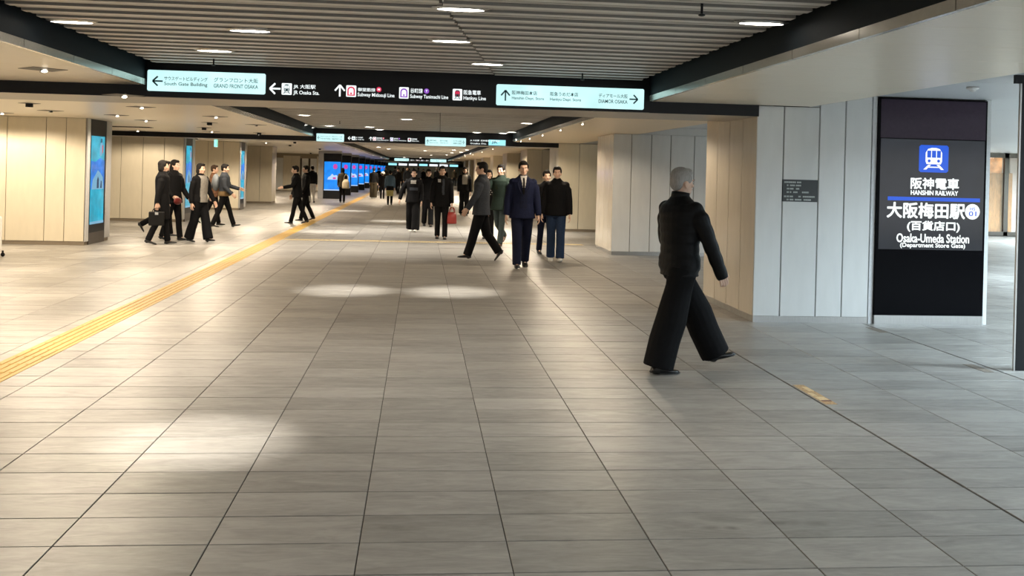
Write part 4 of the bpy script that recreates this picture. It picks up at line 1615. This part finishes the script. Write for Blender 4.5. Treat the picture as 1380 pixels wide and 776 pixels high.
p3 = Person('person in loose black jacket, blue jeans and white sneakers by the cream wall', pix(748, 352), 1.70, 172,
            legs=((10, 4), (-6, 6)), feet=(-4, 8), arms=((6, 10, 8), (-3, 12, 12)), vox=.010, top=K_BLACK, hem=.475, top_w=1.18, trousers=K_JEANS, leg_w=(.098, .078, .078), shoe=K_SHOEW)
p4 = Person('person in loose dark grey shirt and black trousers striding to the left, heel lifted', pix(647, 351), 1.73, 82,
            legs=((16, 0), (-13, 22)), feet=(0, 52), arms=((18, 8, 14), (-14, 8, 12)), vox=.010, top=K_GREY, hem=.455, top_w=1.14, leg_w=(.10, .078, .072))
p5 = Person('person in dark green coat and grey-green trousers with a hand raised, beside the navy suit', pix(673, 331), 1.76, 150,
            legs=((14, 3), (-10, 45)), feet=(0, 42), arms=((20, 14, 15), (35, 18, 105)), inw=(0, 30), vox=.012, top=K_GREEN, hem=.44, top_w=1.12, trousers=K_GREYG, shoe=K_SHOEB)
p6 = Person('woman in white-dotted black top half hidden behind the grey shirt', pix(657, 322), 1.62, 176,
            legs=((8, 3), (-8, 8)), feet=(0, 8), arms=((10, 10, 40), (0, 8, 12)), vox=.012, hair='bob')
k_ = 0
dots = []
for z in range(7):
    for x in range(7):
        dots.append(((x - 3) * .05 + (.025 if z % 2 else 0), .64 + z * .03))
b = MB()
for x, z in dots:
    best = None
    for v in p6.jk.data.vertices:
        if v.normal.y > .2:
            d = (v.co.x - x * p6.k) ** 2 + (v.co.z - p6.dz - z * p6.h) ** 2
            if best is None or d < best[0]:
                best = (d, v)
    if best and best[0] < .0006:
        v = best[1]
        n_ = v.normal
        u_ = n_.cross(Vector((0, 0, 1))).normalized()
        w_ = n_.cross(u_)
        c = v.co + n_ * .004
        b.add([c + (u_ * math.cos(a) + w_ * math.sin(a)) * .013 for a in [PI / 3 * i for i in range(6)]], [(0, 1, 2, 3, 4, 5)])
b.build('dots', K_WHITE, p6.e)['kind'] = 'stuff'
p7 = Person('person in dark jacket mostly hidden between the navy suit and the white-sneakered one', pix(734, 343), 1.63, 185,
            legs=((6, 3), (-8, 10)), feet=(0, 10), vox=.013, trousers=K_NAVYT)
p8 = Person('person in black suit with pale strips down the chest, holding a red handbag', pix(594, 322), 1.68, 180,
            legs=((7, 3), (-7, 6)), feet=(0, 6), arms=((5, 9, 8), (3, 10, 8)), vox=.012, hem=.44, top_w=1.1, leg_w=(.092, .066, .062))
chest(p8, -.055, .0, .60, .82, .005, K_GREY, 'scarf_end')
chest(p8, .03, .10, .775, .815, .006, K_WHITE, 'pocket_patch')
p9 = Person('person in black with wide trousers, white shoes and one arm held out', pix(556, 312), 1.60, 176,
            legs=((14, 3), (-10, 12)), feet=(-4, 12), arms=((2, 8, 10), (6, 27, 4)), vox=.013, hem=.46, top_w=1.15, leg_w=(.115, .11, .115), shoe=K_SHOEW, hair='long')
chest(p9, -.07, .07, .76, .815, .006, K_SCARF, 'scarf')
chest(p9, -.12, .10, .655, .70, .006, K_GREY, 'belt_bag')
p10 = Person('person in black just behind the white-shoed one, between the two groups of walkers', pix(576, 305), 1.60, 185,
             legs=((8, 4), (-8, 20)), feet=(0, 20), vox=.014, leg_w=(.1, .08, .08))
p11 = Person('person in open black jacket over pale knitted scarf, black trousers, behind the grey shirt', pix(625, 290), 1.70, 182,
             legs=((7, 3), (-7, 6)), feet=(0, 6), vox=.014, hair='long', top_w=1.05, leg_w=(.095, .085, .09))
chest(p11, -.09, .09, .64, .84, .008, K_SCARF, 'scarf')
p12 = Person('woman in olive brown jacket seen from behind with a beige shoulder bag', pix(461, 273), 1.56, 4,
             legs=((8, 3), (-6, 6)), feet=(0, 6), vox=.014, top=K_OLIVE, hem=.44, top_w=1.1, hair='bob')
p13 = Person('person in black jacket and wide olive trousers walking away beside the blue screens', pix(503, 267), 1.6, 0,
             legs=((5, 3), (-4, 4)), feet=(0, 4), vox=.016, leg_w=(.12, .12, .125), trousers=K_OLIVE, hands=False, shoe=K_SHOEW, face=False)
p14 = Person('short person in white hat walking away left of the denim jacket', pix(515, 268), 1.38, 0,
             legs=((6, 3), (-5, 5)), feet=(0, 5), vox=.016, hands=False, face=False)
b = MB()
hc = p14.hc
b.ell(hc + Vector((0, 0, .055)), (.10, .11, .085), 18, 10)
b.ell(hc + Vector((0, .01, .02)), (.16, .17, .016), 20, 6)
b.build('hat', K_WHITE, p14.e, True)
p15 = Person('person in blue denim jacket and khaki yellow skirt with black boots walking away', pix(525, 276), 1.50, 0,
             legs=((7, 3), (-6, 8)), feet=(0, 8), vox=.014, top=K_DENIM, hem=.54, top_w=1.15, trousers=K_YEL, skirt=(.25, .17), face=False, hair='short')
p15.jk_hem = patch(p15.tr.data, lambda c, n: (c.z - p15.dz) / p15.h > .42, .006, K_BLACK, 'waist_band', p15.e)
b = MB()
for (hj, kn, an, fd, un) in p15.leg_pts:
    D = Vector((0, 0, p15.dz))
    b.tube([kn.lerp(an, .1) + D, kn.lerp(an, .5) + D, an + D], [.058, .054, .045], 12)
    me = fuse(b, .014, 3)
    me.materials.append(K_BLACK)
    link('boot', me, p15.e)
    b = MB()

# the walkers on the left
p16 = Person('person in all black with bent arms walking to the left along the yellow strip', pix(400, 301), 1.62, 100,
             legs=((14, 2), (-16, 10)), feet=(-4, 14), arms=((30, 8, 55), (6, 10, 20)), bend=6, vox=.013, hem=.45, top_w=1.12)
p17 = Person('person in all black walking close behind its companion beside the yellow strip', pix(411, 297), 1.62, 110,
             legs=((12, 2), (-14, 12)), feet=(0, 16), arms=((8, 8, 20), (-10, 8, 14)), vox=.013, hem=.45)
p18 = Person('far person in black with pale trousers standing left of the blue screen row', pix(420, 273), 1.62, 20,
             legs=((5, 2), (-5, 4)), feet=(0, 4), vox=.018, trousers=K_WHITE, hands=False, face=False)
p19 = Person('woman in long black coat with short black hair, carrying a black briefcase', pix(217, 329), 1.64, -76,
             legs=((10, 2), (-12, 12)), feet=(-2, 16), arms=((4, 8, 10), (-12, 9, 6)), vox=.012, hem=.30, top_w=1.12, hair='bob', heel=1)
p20 = Person('woman in black jacket holding a dark red pouch, right beside the long coat', pix(233, 323.5), 1.66, -112,
             legs=((9, 2), (-11, 10)), feet=(-2, 12), arms=((12, 8, 22), (-14, 12, 62)), inw=(0, 14), vox=.012, hem=.46, top_w=1.1, hair='long', heel=1)
p21 = Person('woman in black jacket open over a pale grey top, wide black trousers and heels', pix(268, 326), 1.60, -120,
             legs=((14, 2), (-10, 10)), feet=(-4, 12), arms=((12, 9, 18), (-8, 9, 14)), vox=.012, hem=.50, top_w=1.08, leg_w=(.1, .092, .105), hair='bob', heel=1)
chest(p21, -.11, .11, .505, .84, .006, K_GREYL, 'grey_top')
p22 = Person('person in brown patterned top and black trousers, half hidden behind the pale grey top', pix(287, 303), 1.58, -84,
             legs=((12, 3), (-20, 30)), feet=(0, 40), arms=((10, 8, 30), (-12, 8, 14)), vox=.014, top=K_BROWN, hem=.47, hair='short', hair_m=HAIRB)
p23 = Person('person in grey jacket over a tan hem, black trousers, walking right with a backpack', pix(301, 306), 1.62, -84,
             legs=((20, 3), (-16, 8)), feet=(-10, 10), arms=((24, 8, 50), (6, 8, 40)), vox=.013, top=K_GREY, hem=.50, top_w=1.12)
band = patch(p23.jk.data, lambda c, n: c.z - p23.dz < .57 * p23.h and abs(n.z) < .8 and abs(c.x) < .21, .012, K_TAN, 'tan_hem', p23.e)
p24 = Person('person in black mostly hidden behind the long coat, rear foot kicked up', pix(222, 318), 1.64, -82,
             legs=((10, 4), (-22, 38)), feet=(0, 58), vox=.013, hair='short')

# the far crowd: dark silhouettes too small to tell apart
crowd_px = [(536, 262), (543, 258), (550, 256), (557, 255), (548, 262), (532, 257), (563, 254), (570, 253), (578, 252), (588, 251), (510, 258), (519, 256), (600, 250), (612, 251), (699, 252), (716, 262)]
crowd_px.sort()
ORDC = 'first second third fourth fifth sixth seventh eighth ninth tenth eleventh twelfth thirteenth fourteenth fifteenth sixteenth'.split()
protos = []
for i, (px, py) in enumerate(crowd_px):
    hd = (0, 180)[i % 2]
    if i < 3:
        q_ = Person('distant passer-by in dark clothes among the far crowd, %s from the left' % ORDC[i], pix(px, py), 1.62 + .05 * i, hd, legs=((8, 4), (-8, 8)), feet=(0, 8), vox=.02, hands=False, face=False,
                    top=(K_BLACK, K_OLIVE, K_GREY)[i], group='distant crowd down the corridor', hair=('short', 'bob', 'short')[i])
        protos.append(q_.e)
    else:
        src = protos[i % 3]
        e = src.copy()
        C.objects.link(e)
        e['label'] = 'distant passer-by in dark clothes among the far crowd, %s from the left' % ORDC[i]
        x, y = pix(px, py)
        e.location = (x, y, 0)
        e.rotation_euler = (0, 0, R(hd + 15 * (i % 3 - 1)))
        for ch in src.children:
            c = ch.copy()
            C.objects.link(c)
            c.parent = e
            for g in ch.children:
                d = g.copy()
                C.objects.link(d)
                d.parent = c

# ------------------------------------------------------------------ bags and luggage (held, so things of their own)


def world(p, v):
    return Matrix.Rotation(p.e.rotation_euler.z, 3, 'Z') @ Vector(v) + p.e.location


def handbag(name, label, pos, rz, wd, hgt, dp, m, strap=.10, cat='bag', taper=.85):
    """pos: the point where the handle hangs"""
    t = thing(name, label, cat, pos, rz)
    zt = -strap
    b = MB()
    b.loft([(Vector((0, 0, zt - hgt)), Vector((wd / 2 * .97, 0, 0)), Vector((0, dp / 2, 0))), (Vector((0, 0, zt - hgt * .9)), Vector((wd / 2 * 1.06, 0, 0)), Vector((0, dp / 2 * 1.1, 0))),
            (Vector((0, 0, zt - hgt * .4)), Vector((wd / 2, 0, 0)), Vector((0, dp / 2, 0))), (Vector((0, 0, zt)), Vector((wd / 2 * taper, 0, 0)), Vector((0, dp / 2 * .5, 0)))], 20)
    b.build('bag_body', m, t, True)
    for s_ in (-1, 1):
        b = MB()
        b.tube([(math.cos(PI * i / 8) * wd * .28, s_ * dp * .2, zt - .01 + math.sin(PI * i / 8) * strap * 1.02) for i in range(9)], [.008] * 9, 6, ref=(0, 1, 0))
        b.build('handle', m, t, True)
    return t


h8 = world(p8, p8.hands[0])
handbag('handbag', 'small red handbag hanging from the hand of the black-suited person', (h8.x, h8.y, h8.z - .01), R(20), .22, .27, .13, L_RED, .12)
h19 = world(p19, p19.hands[1])
t = thing('briefcase', 'black briefcase hanging from the hand of the woman in the long coat', 'bag', (h19.x, h19.y, h19.z - .02), p19.e.rotation_euler.z + R(90))
b = MB()
b.box(-.145, .145, -.05, .05, -.34, -.07)
me = b.mesh('t', L_BLK)
o = link('case', me, t)
bv = o.modifiers.new('b', 'BEVEL'); bv.width = .02; bv.segments = 2
b = MB(); b.tube([(math.cos(PI * i / 8) * .08, 0, -.075 + math.sin(PI * i / 8) * .075) for i in range(9)], [.009] * 9, 6, ref=(0, 1, 0)); b.build('handle', L_BLK, t, True)
b = MB(); b.box(-.03, .03, -.06, .06, -.13, -.08); b.build('clasp', M_STEEL, t)
h20 = world(p20, p20.hands[1])
t = thing('pouch', 'dark red flat pouch held in front by the woman in the black jacket', 'bag', (h20.x, h20.y, h20.z), p20.e.rotation_euler.z)
b = MB(); b.ell((0, .05, -.04), (.13, .035, .075), 16, 10); b.build('pouch_body', mat('pouch_red', (.13, .015, .012), .5), t, True)
b = MB(); b.tube([(-.11, .05, .0), (0, .05, .03), (.11, .05, .0)], [.006] * 3, 6); b.build('zip', M_STEEL, t, True)
w12 = world(p12, (.15, -.13, .60 * p12.h + .0))
t = handbag('tote_bag', 'beige shoulder bag hanging at the back of the olive jacket', (w12.x, w12.y - .03, 1.28), R(-12), .34, .42, .10, L_BEIGE, .22, taper=.55)
w23 = world(p23, (0, -.21, .70 * p23.h))
t = thing('backpack', 'grey backpack on the back of the walker with the tan hem', 'bag', tuple(w23), p23.e.rotation_euler.z)
b = MB(); b.ell((0, 0, 0), (.15, .10, .22), 18, 12); b.build('pack', mat('pack_grey', (.16, .18, .20), .6), t, True)
b = MB(); b.ell((0, -.07, -.06), (.11, .05, .10), 14, 8); b.build('pocket', mat('pack_grey_dark', (.06, .065, .075), .6), t, True)
# white suitcase cut by the left edge of the view
c0 = at_floor(2, 346.5)
t = thing('suitcase', 'white wheeled suitcase cut off by the left edge of the photo', 'suitcase', (c0.x - .21, c0.y, 0))
b = MB(); b.box(-.17, .17, -.12, .12, .08, .66); o = b.build('shell', K_SHOEW, t); bv = o.modifiers.new('b', 'BEVEL'); bv.width = .035; bv.segments = 3
for x in (-.15, .19):
    for y in (-.09, .09):
        b = MB(); b.ell((x, y, .035), (.035, .018, .035), 12, 8); b.build('wheel', L_BLK, t, True)
        b = MB(); b.box(x - .012, x + .012, y - .012, y + .012, .05, .10); b.build('fork', L_BLK, t)
b = MB(); b.tube([(-.08, .09, .66), (-.08, .09, .98), (.08, .09, .98), (.08, .09, .66)], [.009] * 4, 8, ref=(0, 1, 0)); b.build('pull_handle', M_STEEL, t, True)
